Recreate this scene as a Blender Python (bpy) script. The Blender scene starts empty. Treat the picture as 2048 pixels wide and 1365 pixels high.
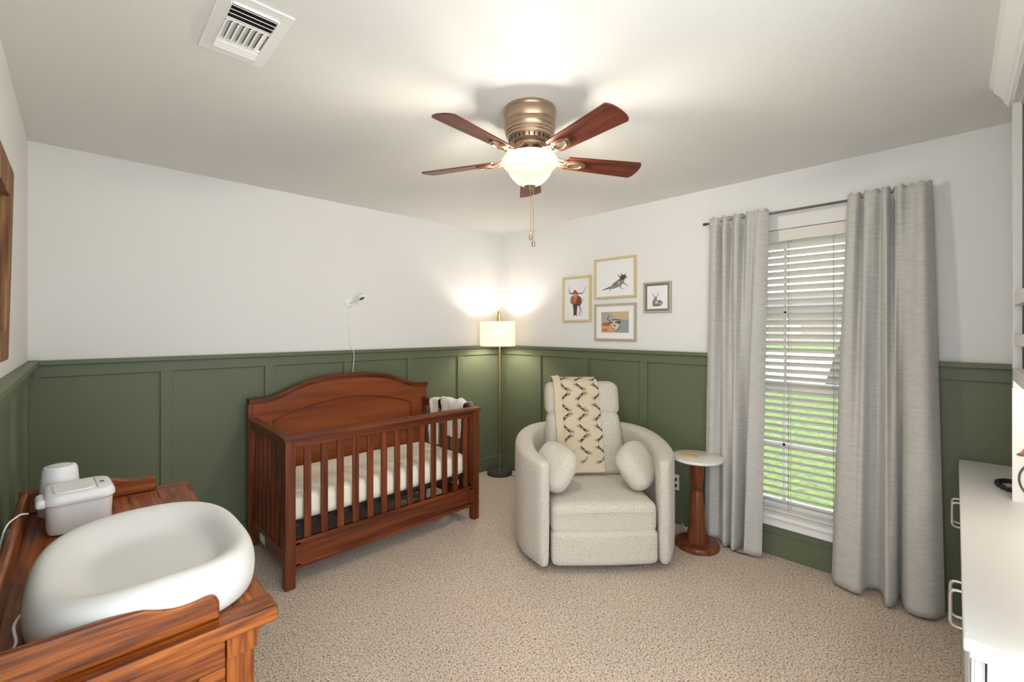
import bpy, bmesh, math, random
from mathutils import Vector, Matrix, noise
PI = math.pi
random.seed(7)
sc = bpy.context.scene
C = sc.collection

# ------------------------------------------------------------------ camera
CAMH = 1.448
cam_d = bpy.data.cameras.new('camera'); cam = bpy.data.objects.new('camera', cam_d); C.objects.link(cam)
cam_d.sensor_width = 36; cam_d.lens = 890/2048*36; cam_d.shift_y = -24.0/2048
cam_d.clip_start = 0.02; cam_d.clip_end = 300
cam.location = (0, 0, CAMH); cam.rotation_euler = (PI/2, 0, math.radians(45.70-90))
sc.camera = cam

# ------------------------------------------------------------------ view, world, sun, large lights
sc.view_settings.view_transform = 'Standard'; sc.view_settings.look = 'None'
sc.view_settings.gamma = 1; sc.view_settings.use_curve_mapping = False
sc.view_settings.exposure = 1.0
sc.cycles.max_bounces = 10; sc.cycles.diffuse_bounces = 6; sc.cycles.glossy_bounces = 4
sc.cycles.transmission_bounces = 6; sc.cycles.transparent_max_bounces = 12
sc.cycles.sample_clamp_indirect = 6; sc.cycles.use_denoising = True
w = bpy.data.worlds.new('world'); sc.world = w; w.use_nodes = True
wn = w.node_tree.nodes; wl = w.node_tree.links
wn['Background'].inputs[0].default_value = (0.88, 0.94, 1.0, 1); wn['Background'].inputs[1].default_value = 2.45
FAN_W, LAMP_W, CABINET_W, SUN_W = 74.0, 22.0, .4, .3
sl = bpy.data.lights.new('sun', 'SUN'); sl.energy = SUN_W; sl.angle = 0.02; sl.color = (1, .95, .85)
so = bpy.data.objects.new('sun', sl); C.objects.link(so); so.location = (8, 8, 12)
so.rotation_euler = Vector((0.45, -0.55, -0.9)).to_track_quat('-Z', 'Y').to_euler()

# ------------------------------------------------------------------ material helpers
def lin(h):
    h = h.lstrip('#'); v = [int(h[i:i+2], 16)/255 for i in (0, 2, 4)]
    return tuple(c/12.92 if c <= .04045 else ((c+.055)/1.055)**2.4 for c in v) + (1,)
def mat(name):
    m = bpy.data.materials.new(name); m.use_nodes = True
    nt = m.node_tree; return m, nt.nodes, nt.links, nt.nodes['Principled BSDF']
def plain(name, col, rough=.5, metal=0, bump=0, bscale=200, spec=.5, var=0, coat=0, sheen=0):
    m, n, l, b = mat(name)
    b.inputs['Base Color'].default_value = lin(col); b.inputs['Roughness'].default_value = rough
    b.inputs['Metallic'].default_value = metal; b.inputs['Specular IOR Level'].default_value = spec
    b.inputs['Coat Weight'].default_value = coat; b.inputs['Sheen Weight'].default_value = sheen
    tc = n.new('ShaderNodeTexCoord'); no = n.new('ShaderNodeTexNoise'); no.inputs['Scale'].default_value = bscale
    no.inputs['Detail'].default_value = 4
    l.new(tc.outputs['Object'], no.inputs['Vector'])
    if bump:
        bu = n.new('ShaderNodeBump'); bu.inputs['Strength'].default_value = bump; bu.inputs['Distance'].default_value = .002
        l.new(no.outputs['Fac'], bu.inputs['Height']); l.new(bu.outputs[0], b.inputs['Normal'])
    if var:
        hs = n.new('ShaderNodeHueSaturation'); hs.inputs['Color'].default_value = lin(col)
        mr = n.new('ShaderNodeMapRange'); mr.inputs['To Min'].default_value = 1-var; mr.inputs['To Max'].default_value = 1+var
        l.new(no.outputs['Fac'], mr.inputs['Value']); l.new(mr.outputs[0], hs.inputs['Value'])
        l.new(hs.outputs[0], b.inputs['Base Color'])
    return m
def ramp(n, stops):
    r = n.new('ShaderNodeValToRGB'); e = r.color_ramp.elements
    while len(e) < len(stops): e.new(.5)
    for k, (p, c) in enumerate(stops): e[k].position = p; e[k].color = lin(c) if isinstance(c, str) else c
    return r
def wood(name, dark, mid, light, axis=0, rough=.38, gs=1.0, coat=.10, contrast=1.0, ring=6):
    """grain runs along the given local axis"""
    m, n, l, b = mat(name)
    tc = n.new('ShaderNodeTexCoord'); mp = n.new('ShaderNodeMapping')
    sc_ = [28*gs]*3; sc_[axis] = 1.6*gs; mp.inputs['Scale'].default_value = sc_
    l.new(tc.outputs['Object'], mp.inputs['Vector'])
    a = n.new('ShaderNodeTexNoise'); a.inputs['Scale'].default_value = 1.0; a.inputs['Detail'].default_value = 6
    a.inputs['Distortion'].default_value = .6
    l.new(mp.outputs[0], a.inputs['Vector'])
    mp2 = n.new('ShaderNodeMapping'); s2 = [ring*gs]*3; s2[axis] = .55*gs; mp2.inputs['Scale'].default_value = s2
    l.new(tc.outputs['Object'], mp2.inputs['Vector'])
    c = n.new('ShaderNodeTexNoise'); c.inputs['Scale'].default_value = 1; c.inputs['Detail'].default_value = 3
    l.new(mp2.outputs[0], c.inputs['Vector'])
    mu = n.new('ShaderNodeMath'); mu.operation = 'MULTIPLY'; mu.inputs[1].default_value = 9
    l.new(c.outputs['Fac'], mu.inputs[0])
    fr = n.new('ShaderNodeMath'); fr.operation = 'PINGPONG'; fr.inputs[1].default_value = .5
    l.new(mu.outputs[0], fr.inputs[0])
    mx = n.new('ShaderNodeMath'); mx.operation = 'MULTIPLY_ADD'; mx.inputs[1].default_value = .35*contrast
    l.new(fr.outputs[0], mx.inputs[0]); l.new(a.outputs['Fac'], mx.inputs[2])
    r = ramp(n, [(.32, dark), (.55, mid), (.82, light)])
    l.new(mx.outputs[0], r.inputs[0]); l.new(r.outputs[0], b.inputs['Base Color'])
    bu = n.new('ShaderNodeBump'); bu.inputs['Strength'].default_value = .12; bu.inputs['Distance'].default_value = .001
    l.new(a.outputs['Fac'], bu.inputs['Height']); l.new(bu.outputs[0], b.inputs['Normal'])
    b.inputs['Roughness'].default_value = rough; b.inputs['Coat Weight'].default_value = coat
    b.inputs['Coat Roughness'].default_value = .25; b.inputs['Specular IOR Level'].default_value = .35
    return m
def fabric(name, base, speck, scale=260, thr=(.52, .66), stretch=(1, 1, 1), transl=0, bump=.35, sheen=.2, coarse=0):
    m, n, l, b = mat(name)
    tc = n.new('ShaderNodeTexCoord'); mp = n.new('ShaderNodeMapping'); mp.inputs['Scale'].default_value = stretch
    l.new(tc.outputs['Object'], mp.inputs['Vector'])
    a = n.new('ShaderNodeTexNoise'); a.inputs['Scale'].default_value = scale; a.inputs['Detail'].default_value = 3
    a.inputs['Roughness'].default_value = .65
    l.new(mp.outputs[0], a.inputs['Vector'])
    r = ramp(n, [(thr[0], base), (thr[1], speck)]); l.new(a.outputs['Fac'], r.inputs[0])
    bu = n.new('ShaderNodeBump'); bu.inputs['Strength'].default_value = bump; bu.inputs['Distance'].default_value = .0015
    l.new(a.outputs['Fac'], bu.inputs['Height']); l.new(bu.outputs[0], b.inputs['Normal'])
    b.inputs['Roughness'].default_value = .9; b.inputs['Specular IOR Level'].default_value = .2
    b.inputs['Sheen Weight'].default_value = sheen
    l.new(r.outputs[0], b.inputs['Base Color'])
    if transl:
        t = n.new('ShaderNodeBsdfTranslucent'); l.new(r.outputs[0], t.inputs['Color'])
        mx = n.new('ShaderNodeMixShader'); mx.inputs[0].default_value = transl
        l.new(b.outputs[0], mx.inputs[1]); l.new(t.outputs[0], mx.inputs[2])
        l.new(mx.outputs[0], n['Material Output'].inputs['Surface'])
    return m
def emis(name, col, st, base='#ffffff', rough=.3):
    m, n, l, b = mat(name)
    b.inputs['Base Color'].default_value = lin(base); b.inputs['Roughness'].default_value = rough
    b.inputs['Emission Color'].default_value = lin(col); b.inputs['Emission Strength'].default_value = st
    return m

M = {}
M['wall'] = plain('white_wall_paint', '#e2e1df', .75, bump=.15, bscale=180, spec=.25)
M['ceiling'] = plain('ceiling_paint', '#e3e2de', .7, bump=.3, bscale=90, spec=.25)
M['green'] = plain('green_wall_paint', '#646b53', .5, bump=.06, bscale=160, spec=.35)
M['white_trim'] = plain('white_trim_paint', '#ececec', .35, bump=.02)
M['white_cabinet'] = plain('white_cabinet_paint', '#d6d5d2', .4, bump=.02)
M['worktop'] = plain('worktop_paint', '#c3c2bf', .35, bump=.02)
M['grey_interior'] = plain('grey_interior_paint', '#8d8d8b', .6, bump=.03)
M['plastic'] = plain('white_plastic', '#e8e8e8', .45, bump=.02, bscale=400)
M['foam'] = plain('white_foam_skin', '#d3d2cf', .55, bump=.04, bscale=500)
M['black'] = plain('black_plastic', '#141414', .4, bump=.02)
M['black_metal'] = plain('black_metal', '#151515', .5, bump=.02)
M['nickel'] = plain('brushed_nickel', '#b9b6b0', .35, metal=1, bump=.03)
M['pull_metal'] = plain('satin_pull_metal', '#c6beb3', .35, metal=.8, bump=.03)
M['steel'] = plain('steel_rod', '#6d6a66', .3, metal=1, bump=.02)
M['brass'] = plain('brass', '#c9a14e', .28, metal=1, bump=.02)
M['antique'] = plain('antique_brass', '#b39a82', .34, metal=.85, bump=.05, bscale=60, var=.12)
M['gold'] = plain('gold_frame', '#d6c59a', .42, metal=.35, bump=.08, bscale=120)
M['champagne'] = plain('champagne_frame', '#bfb59c', .45, metal=.35, bump=.08, bscale=120)
M['pewter'] = plain('pewter_frame', '#8b857a', .45, metal=.4, bump=.08, bscale=120)
M['paper'] = plain('white_paper', '#e9e9e8', .6, bump=.02, coat=.15)
M['greymat'] = plain('grey_mat_board', '#77787b', .8, bump=.1, bscale=500)
M['concrete'] = plain('dark_stone', '#3f3d3c', .7, bump=.3, bscale=80, var=.15)
M['marble'] = plain('white_marble', '#e6e3dc', .25, bump=.02, bscale=9, var=.05, coat=.3)
M['coaster'] = plain('coaster_stone', '#c9b27e', .6, bump=.3, bscale=120, var=.2)
M['mattress'] = plain('cream_sheet', '#f0e6d3', .85, bump=.25, bscale=300, sheen=.2)
M['cloth'] = plain('white_cotton', '#dedad3', .9, bump=.4, bscale=500, sheen=.3)
M['darkcloth'] = plain('black_fabric', '#1b1716', .9, bump=.4, bscale=400)
M['cord'] = plain('white_cord', '#e6e3dc', .5)
M['plug'] = plain('black_rubber', '#111111', .5)
M['vent'] = plain('white_vent_enamel', '#eeeeec', .35, bump=.02)
M['ventdark'] = plain('dark_duct', '#1a1713', .8, bump=.1)
CH = dict(dark='#452010', mid='#683016', light='#854322')
M['cribx'] = wood('cherry_wood_along_x', CH['dark'], CH['mid'], CH['light'], 0, contrast=.5)
M['criby'] = wood('cherry_wood_along_y', CH['dark'], CH['mid'], CH['light'], 1, contrast=.5)
M['cribz'] = wood('cherry_wood_along_z', CH['dark'], CH['mid'], CH['light'], 2, contrast=.5)
M['cribpanel'] = wood('cherry_panel_wood', '#6a331a', '#834220', '#98522a', 0, contrast=.6, gs=.5)
OK_ = ('#401d07', '#7e3d0c', '#ab611c')
M['oakx'] = wood('oak_along_x', *OK_, axis=0, rough=.32, gs=3.2, contrast=.7, ring=4)
M['oaky'] = wood('oak_along_y', *OK_, axis=1, rough=.32, gs=3.2, contrast=.7, ring=4)
M['oakz'] = wood('oak_along_z', *OK_, axis=2, rough=.32, gs=3.2, contrast=.7, ring=4)
M['walnut'] = wood('turned_walnut', '#4a2413', '#71391f', '#8c4d2c', 2, rough=.35, gs=.8)
M['blade'] = wood('dark_blade_veneer', '#3a160e', '#5c2617', '#7a3a24', 0, rough=.4, gs=2, coat=.1)
M['rustic'] = wood('weathered_barnwood', '#3b2717', '#6d4a2e', '#9a7650', 2, rough=.8, gs=1.5, coat=0)
M['chair'] = fabric('oatmeal_tweed', '#cdc5b8', '#8d857b', 190, (.50, .72), (1, 1, 1), bump=.4)
M['pillowf'] = fabric('oatmeal_tweed_pillow', '#cdc5b8', '#958c80', 190, (.50, .74), (1, 1, 1), bump=.4)
M['curtain'] = fabric('grey_linen', '#dad8d4', '#c3c0bb', 60, (.38, .70), (.25, .25, 5), transl=.25, bump=.3)
M['throw'] = fabric('beige_fleece', '#cfc0a6', '#c0b096', 300, (.4, .7), bump=.3)
M['antler'] = plain('dark_brown_print', '#2a211b', .9)
M['ringm'] = plain('black_braided_leather', '#1d1714', .7, bump=1, bscale=160)
M['shade'] = emis('lit_linen_shade', '#ffdfba', .37, '#f3e9db', .9)
def bowlm():
    m, n, l, b = mat('lit_alabaster_glass')
    b.inputs['Base Color'].default_value = (.004, .0035, .003, 1); b.inputs['Roughness'].default_value = .3; b.inputs['Specular IOR Level'].default_value = .15
    b.inputs['Emission Color'].default_value = lin('#ffefd6'); b.inputs['Emission Strength'].default_value = .50
    t = n.new('ShaderNodeBsdfTransparent'); t.inputs[0].default_value = (1, .95, .86, 1)
    mx = n.new('ShaderNodeMixShader'); mx.inputs[0].default_value = .32
    l.new(b.outputs[0], mx.inputs[1]); l.new(t.outputs[0], mx.inputs[2]); l.new(mx.outputs[0], n['Material Output'].inputs['Surface'])
    return m
M['bowl'] = bowlm()
M['strip'] = emis('cabinet_lamp_lens', '#fff0dd', 8.0)
M['blind'] = plain('painted_blind_slat', '#d9d4cc', .45, bump=.03)
M['vinyl'] = plain('white_vinyl', '#e9ebec', .35, bump=.02)
M['ladder'] = plain('blind_cord', '#8c827a', .8)
M['sidewalk'] = plain('pale_concrete', '#e9e7e2', .8, bump=.2, bscale=6, var=.05)
M['brick'] = None; M['bark'] = plain('tree_bark', '#4c4844', .95, bump=1, bscale=9, var=.35)
M['leaf'] = plain('leaf_green', '#6a8448', .7, bump=.6, bscale=4, var=.5)
M['roof'] = plain('roof_shingle', '#6f6a66', .9, bump=.5, bscale=8, var=.15)
M['mulch'] = plain('mulch_and_leaves', '#8a7560', 1, bump=1, bscale=30, var=.6)

def carpet():
    m, n, l, b = mat('speckled_beige_carpet')
    tc = n.new('ShaderNodeTexCoord')
    a = n.new('ShaderNodeTexNoise'); a.inputs['Scale'].default_value = 118; a.inputs['Detail'].default_value = 4
    a.inputs['Roughness'].default_value = .85; a.inputs['Distortion'].default_value = .4
    l.new(tc.outputs['Object'], a.inputs['Vector'])
    r = ramp(n, [(.38, '#503d2f'), (.445, '#a58e79'), (.50, '#ccb9a6'), (.62, '#e4d8ca')])
    l.new(a.outputs['Fac'], r.inputs[0])
    g = n.new('ShaderNodeTexNoise'); g.inputs['Scale'].default_value = 2.2; g.inputs['Detail'].default_value = 3
    l.new(tc.outputs['Object'], g.inputs['Vector'])
    mr = n.new('ShaderNodeMapRange'); mr.inputs['To Min'].default_value = .9; mr.inputs['To Max'].default_value = 1.1
    l.new(g.outputs['Fac'], mr.inputs['Value'])
    hs = n.new('ShaderNodeHueSaturation'); l.new(r.outputs[0], hs.inputs['Color']); l.new(mr.outputs[0], hs.inputs['Value'])
    l.new(hs.outputs[0], b.inputs['Base Color'])
    bu = n.new('ShaderNodeBump'); bu.inputs['Strength'].default_value = .45; bu.inputs['Distance'].default_value = .003
    l.new(a.outputs['Fac'], bu.inputs['Height']); l.new(bu.outputs[0], b.inputs['Normal'])
    b.inputs['Roughness'].default_value = 1; b.inputs['Specular IOR Level'].default_value = .1
    b.inputs['Sheen Weight'].default_value = .25
    return m
M['carpet'] = carpet()
def grassm():
    m, n, l, b = mat('lawn_grass')
    tc = n.new('ShaderNodeTexCoord')
    a = n.new('ShaderNodeTexNoise'); a.inputs['Scale'].default_value = 14; a.inputs['Detail'].default_value = 6
    a.inputs['Roughness'].default_value = .8
    l.new(tc.outputs['Object'], a.inputs['Vector'])
    r = ramp(n, [(.3, '#33471d'), (.5, '#5d7535'), (.7, '#8f9355')])
    l.new(a.outputs['Fac'], r.inputs[0]); l.new(r.outputs[0], b.inputs['Base Color'])
    b.inputs['Roughness'].default_value = 1
    return m
M['grass'] = grassm()
def brickm():
    m, n, l, b = mat('pink_brick')
    tc = n.new('ShaderNodeTexCoord'); mp = n.new('ShaderNodeMapping'); mp.inputs['Rotation'].default_value = (PI/2, 0, PI/2)
    l.new(tc.outputs['Object'], mp.inputs['Vector'])
    k = n.new('ShaderNodeTexBrick'); k.inputs['Color1'].default_value = lin('#a8705f'); k.inputs['Color2'].default_value = lin('#96604f')
    k.inputs['Mortar'].default_value = lin('#a89a90'); k.inputs['Scale'].default_value = 3
    l.new(mp.outputs[0], k.inputs['Vector']); l.new(k.outputs['Color'], b.inputs['Base Color'])
    return m
M['brick'] = brickm()
def glassm():
    m, n, l, b = mat('window_glass')
    n.remove(b)
    t = n.new('ShaderNodeBsdfTransparent'); t.inputs[0].default_value = (.97, .98, .98, 1)
    g = n.new('ShaderNodeBsdfGlossy'); g.inputs['Roughness'].default_value = .02
    fr = n.new('ShaderNodeFresnel'); fr.inputs['IOR'].default_value = 1.3
    mx = n.new('ShaderNodeMixShader'); l.new(fr.outputs[0], mx.inputs[0]); l.new(t.outputs[0], mx.inputs[1]); l.new(g.outputs[0], mx.inputs[2])
    l.new(mx.outputs[0], n['Material Output'].inputs['Surface'])
    return m
M['glass'] = glassm()

# ------------------------------------------------------------------ mesh helpers
def B(): return bmesh.new()
def box(bm, x0, x1, y0, y1, z0, z1, mi=0):
    vs = [bm.verts.new((x, y, z)) for x in (x0, x1) for y in (y0, y1) for z in (z0, z1)]
    for f in ((0,1,3,2), (4,6,7,5), (0,4,5,1), (2,3,7,6), (0,2,6,4), (1,5,7,3)):
        fc = bm.faces.new([vs[i] for i in f]); fc.material_index = mi
    return vs
def prism(bm, pts, axis, a, b_, mi=0):
    """pts 2D polygon; axis = extrusion axis (0,1,2); a..b_ along it"""
    def P(p, t):
        return (t, p[0], p[1]) if axis == 0 else (p[0], t, p[1]) if axis == 1 else (p[0], p[1], t)
    A = [bm.verts.new(P(p, a)) for p in pts]; Bv = [bm.verts.new(P(p, b_)) for p in pts]
    n = len(pts); fs = []
    fs.append(bm.faces.new(A)); fs.append(bm.faces.new(list(reversed(Bv))))
    for i in range(n): fs.append(bm.faces.new((A[i], Bv[i], Bv[(i+1) % n], A[(i+1) % n])))
    for f in fs: f.material_index = mi
def lathe(bm, prof, cx=0, cy=0, n=40, mi=0, cap=True):
    rings = []
    for r, z in prof:
        rings.append([bm.verts.new((cx+r*math.cos(2*PI*k/n), cy+r*math.sin(2*PI*k/n), z)) for k in range(n)])
    for a, b_ in zip(rings, rings[1:]):
        for k in range(n):
            f = bm.faces.new((a[k], a[(k+1) % n], b_[(k+1) % n], b_[k])); f.material_index = mi
    if cap:
        for rg in (rings[0], rings[-1]):
            f = bm.faces.new(rg); f.material_index = mi
def catmull(pts, n):
    pts = [Vector(p) for p in pts]; out = []
    m = len(pts)-1
    for i in range(n):
        t = i/(n-1)*m; k = min(int(t), m-1); u = t-k
        p0 = pts[max(k-1, 0)]; p1 = pts[k]; p2 = pts[k+1]; p3 = pts[min(k+2, m)]
        out.append(.5*((2*p1)+(p2-p0)*u+(2*p0-5*p1+4*p2-p3)*u*u+(3*p1-p0-3*p2+p3)*u**3))
    return out
def tube(bm, pts, r, n=10, mi=0, closed=False, smooth=0):
    pts = [Vector(p) for p in pts]
    if smooth: pts = catmull(pts, smooth)
    rr = r if callable(r) else (lambda t: r)
    N = len(pts); rings = []; up = None
    for i, p in enumerate(pts):
        if closed: t = pts[(i+1) % N]-pts[i-1]
        else: t = pts[min(i+1, N-1)]-pts[max(i-1, 0)]
        t.normalize()
        if up is None:
            up = Vector((0, 0, 1)) if abs(t.z) < .9 else Vector((1, 0, 0))
        a = up-t*up.dot(t)
        if a.length < 1e-6: a = t.orthogonal()
        a.normalize(); up = a; b_ = t.cross(a)
        R = rr(i/(N-1))
        rings.append([bm.verts.new(p+a*R*math.cos(2*PI*k/n)+b_*R*math.sin(2*PI*k/n)) for k in range(n)])
    prs = list(zip(rings, rings[1:]))+([(rings[-1], rings[0])] if closed else [])
    for a, b_ in prs:
        for k in range(n):
            f = bm.faces.new((a[k], a[(k+1) % n], b_[(k+1) % n], b_[k])); f.material_index = mi
    if not closed:
        for rg in (rings[0], rings[-1]): bm.faces.new(rg).material_index = mi
def cushion(bm, h, r, puff=0, n=18, fn=None, mi=0):
    """rounded box with half sizes h, edge radius r, puffed along z"""
    vd = {}
    def V(p):
        k = tuple(round(c, 5) for c in p)
        if k in vd: return vd[k]
        q = Vector([math.copysign(abs(c)**.85, c) if c else 0 for c in p])
        s = Vector((q.x*h[0], q.y*h[1], q.z*h[2]))
        co = Vector([max(-(h[i]-r), min(h[i]-r, s[i])) for i in range(3)])
        d = s-co
        if d.length > 1e-9: d = d.normalized()*r
        o = co+d
        o.z *= 1+puff*(1-q.x**2)*(1-q.y**2)
        if fn: o = Vector(fn(o))
        vd[k] = bm.verts.new(o); return vd[k]
    g = [-1+2*i/n for i in range(n+1)]
    for ax in range(3):
        for s in (-1, 1):
            for i in range(n):
                for j in range(n):
                    q = []
                    for (a, b_) in ((g[i], g[j]), (g[i+1], g[j]), (g[i+1], g[j+1]), (g[i], g[j+1])):
                        p = [0, 0, 0]; p[ax] = s; p[(ax+1) % 3] = a; p[(ax+2) % 3] = b_; q.append(V(p))
                    try: bm.faces.new(q).material_index = mi
                    except ValueError: pass
def grid(bm, fn, nu, nv, mi=0):
    vs = [[bm.verts.new(fn(i/nu, j/nv)) for j in range(nv+1)] for i in range(nu+1)]
    for i in range(nu):
        for j in range(nv):
            bm.faces.new((vs[i][j], vs[i+1][j], vs[i+1][j+1], vs[i][j+1])).material_index = mi
def obj(name, bm, m, parent=None, bevel=0, sub=0, solid=0, sharp=38, normals=True, seg=2):
    if normals: bmesh.ops.recalc_face_normals(bm, faces=bm.faces)
    me = bpy.data.meshes.new(name); bm.to_mesh(me); bm.free()
    for mm in (m if isinstance(m, (list, tuple)) else [m]): me.materials.append(M[mm] if isinstance(mm, str) else mm)
    for p in me.polygons: p.use_smooth = True
    me.set_sharp_from_angle(angle=math.radians(sharp))
    o = bpy.data.objects.new(name, me); C.objects.link(o)
    if parent: o.parent = parent
    if solid:
        d = o.modifiers.new('solid', 'SOLIDIFY'); d.thickness = solid; d.offset = 0
    if bevel:
        d = o.modifiers.new('bevel', 'BEVEL'); d.width = bevel; d.segments = seg; d.limit_method = 'ANGLE'; d.angle_limit = math.radians(40)
        d.harden_normals = True
    if sub:
        d = o.modifiers.new('sub', 'SUBSURF'); d.levels = sub; d.render_levels = sub
    return o
def tag(o, label, cat, group=None, kind=None):
    o['label'] = label; o['category'] = cat
    if group: o['group'] = group
    if kind: o['kind'] = kind
    return o
def thing(name, label, cat, loc=(0, 0, 0), rotz=0, group=None):
    o = bpy.data.objects.new(name, None); C.objects.link(o); o.empty_display_size = .05
    o.location = loc; o.rotation_euler = (0, 0, rotz)
    return tag(o, label, cat, group)
def struct(name, bm, m, label=None, cat=None, parent=None, **k):
    o = obj(name, bm, m, parent, **k)
    if not parent:
        o['kind'] = 'structure'
        if label: o['label'] = label; o['category'] = cat
    return o
def light(name, kind, loc, energy, color, size=.03, parent=None, rot=None, **k):
    d = bpy.data.lights.new(name, kind); d.energy = energy; d.color = color
    if kind == 'POINT': d.shadow_soft_size = size
    else:
        for a, b_ in k.items(): setattr(d, a, b_)
    o = bpy.data.objects.new(name, d); C.objects.link(o); o.location = loc
    if rot: o.rotation_euler = rot
    if parent: o.parent = parent
    return o

# ================================================================== THE SETTING
XL, XR, YB, ZC = -.189, 3.206, 3.452, 2.44
RZ = 1.28      # top of the cap rail
b = B(); box(b, XL-.1, XR+.02, -1.6, YB+.02, -.1, 0)
struct('floor', b, 'carpet', 'speckled beige cut-pile carpet covering the whole room', 'carpet')
b = B(); box(b, XL-.15, XR+.16, -.75, YB+.15, ZC, ZC+.12)
struct('ceiling', b, 'ceiling', 'flat off-white textured ceiling above the fan', 'ceiling')
b = B(); box(b, XL-.12, XR+.15, YB, YB+.12, -.1, ZC)
struct('wall_back', b, 'wall', 'white wall behind the crib with green panelling below', 'wall')
b = B(); box(b, XL-.12, XL, .45, YB, -.1, ZC)
struct('wall_left', b, 'wall', 'white left wall with rustic frame above green panelling', 'wall')
# window wall with its opening
WY0, WY1, WZ0, WZ1 = .22, 1.13, .262, 2.085
b = B()
box(b, XR, XR+.15, WY1, YB, -.1, ZC); box(b, XR, XR+.15, -.75, WY0, -.1, ZC)
box(b, XR, XR+.15, WY0, WY1, -.1, WZ0); box(b, XR, XR+.15, WY0, WY1, WZ1, ZC)
struct('wall_right', b, 'wall', 'white window wall with four framed prints', 'wall')
b = B(); box(b, 1.3, XR, -.75, -.63, -.1, ZC)
struct('wall_front', b, 'wall', 'white wall behind the built-in cabinets', 'wall')

def panelling(name, label, along, face, sgn, a0, a1, battens, openings=()):
    """along: 'x' or 'y' wall direction; face: plane coordinate; sgn: into-room direction"""
    b = B()
    def bx(s0, s1, d, z0, z1):
        f0, f1 = sorted((face, face+sgn*d))
        if along == 'x': box(b, s0, s1, f0, f1, z0, z1)
        else: box(b, f0, f1, s0, s1, z0, z1)
    segs = [(a0, a1, 0)]
    if openings:
        o0, o1, oz = openings
        segs = [(a0, o0, 0), (o1, a1, 0)]
        bx(o0, o1, .006, 0, oz)
    for s0, s1, _ in segs:
        bx(s0, s1, .006, 0, RZ-.02)
        bx(s0, s1, .022, 1.19, 1.258)
        bx(s0, s1, .045, 1.256, RZ)
    for (s0, s1) in battens: bx(s0, s1, .0215, .13, 1.2)
    return struct(name, b, 'green', label, 'panelling', bevel=.0015)
def skirting(name, label, along, face, sgn, a0, a1):
    b = B(); d0, d1 = sorted((face, face+sgn*.024)); e0, e1 = sorted((face, face+sgn*.018))
    if along == 'x': box(b, a0, a1, d0, d1, 0, .125); box(b, a0, a1, e0, e1, .12, .135)
    else: box(b, d0, d1, a0, a1, 0, .125); box(b, e0, e1, a0, a1, .12, .135)
    return struct(name, b, 'green', label, 'baseboard', bevel=.003)
panelling('trim_1', 'green board and batten panelling behind the crib', 'x', YB, -1, XL, XR,
          [(XL, XL+.045), (.36, .42), (.936, .996), (1.50, 1.56), (2.068, 2.13), (2.62, 2.68)])
panelling('trim_2', 'green board and batten panelling on the window wall', 'y', XR, -1, -.63, YB,
          [(2.868, 2.93), (2.312, 2.376), (1.752, 1.816), (1.19, 1.25)], (WY0-.03, WY1+.03, WZ0-.06))
panelling('trim_3', 'green board and batten panelling on the left wall', 'y', XL, 1, .45, YB,
          [(3.06, 3.12), (2.50, 2.56), (1.94, 2.0), (1.38, 1.44), (.82, .88)])
skirting('baseboard_back', 'green baseboard along the crib wall', 'x', YB, -1, XL, XR)
skirting('baseboard_right', 'green baseboard along the window wall', 'y', XR, -1, .02, YB)
skirting('baseboard_left', 'green baseboard along the left wall', 'y', XL, 1, .45, YB)

# ------------------------------------------------------------------ window
win = bpy.data.objects.new('window_1', None); C.objects.link(win); win.location = (XR, (WY0+WY1)/2, WZ0)
win['kind'] = 'structure'; win['label'] = 'tall white framed sash window between the curtains'; win['category'] = 'window'
hw = (WY1-WY0)/2; hh = WZ1-WZ0
b = B()
for (y0, y1, z0, z1) in ((-hw, -hw+.035, 0, hh), (hw-.035, hw, 0, hh), (-hw, hw, hh-.035, hh), (-hw, hw, 0, .03)):
    box(b, .085, .145, y0, y1, z0, z1)
obj('window_frame', b, 'vinyl', win, bevel=.002)
def sash(z0, z1, x):
    b = B(); s = .04
    for (y0, y1, a, c) in ((-hw+.03, -hw+.03+s, z0, z1), (hw-.03-s, hw-.03, z0, z1), (-hw+.03, hw-.03, z0, z0+s), (-hw+.03, hw-.03, z1-s, z1)):
        box(b, x, x+.025, y0, y1, a, c)
    for y in (.165,):
        box(b, x+.004, x+.02, y-.009, y+.009, z0, z1)
    zz = (z0+z1)/2; box(b, x+.004, x+.02, -hw+.03, hw-.03, zz-.009, zz+.009)
    f = obj('sash', b, 'vinyl', win, bevel=.0015)
    g = B(); box(g, x+.010, x+.013, -hw+.06, hw-.06, z0+.03, z1-.03); obj('pane', g, 'glass', f)
sash(.03, .83, .092); sash(.80, hh-.035, .118)
b = B(); box(b, -.038, .085, -hw-.03, hw+.03, -.022, 0.004); box(b, -.018, .0, -hw-.015, hw+.015, -.078, -.022)
obj('window_sill', b, 'white_trim', win, bevel=.004)

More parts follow.
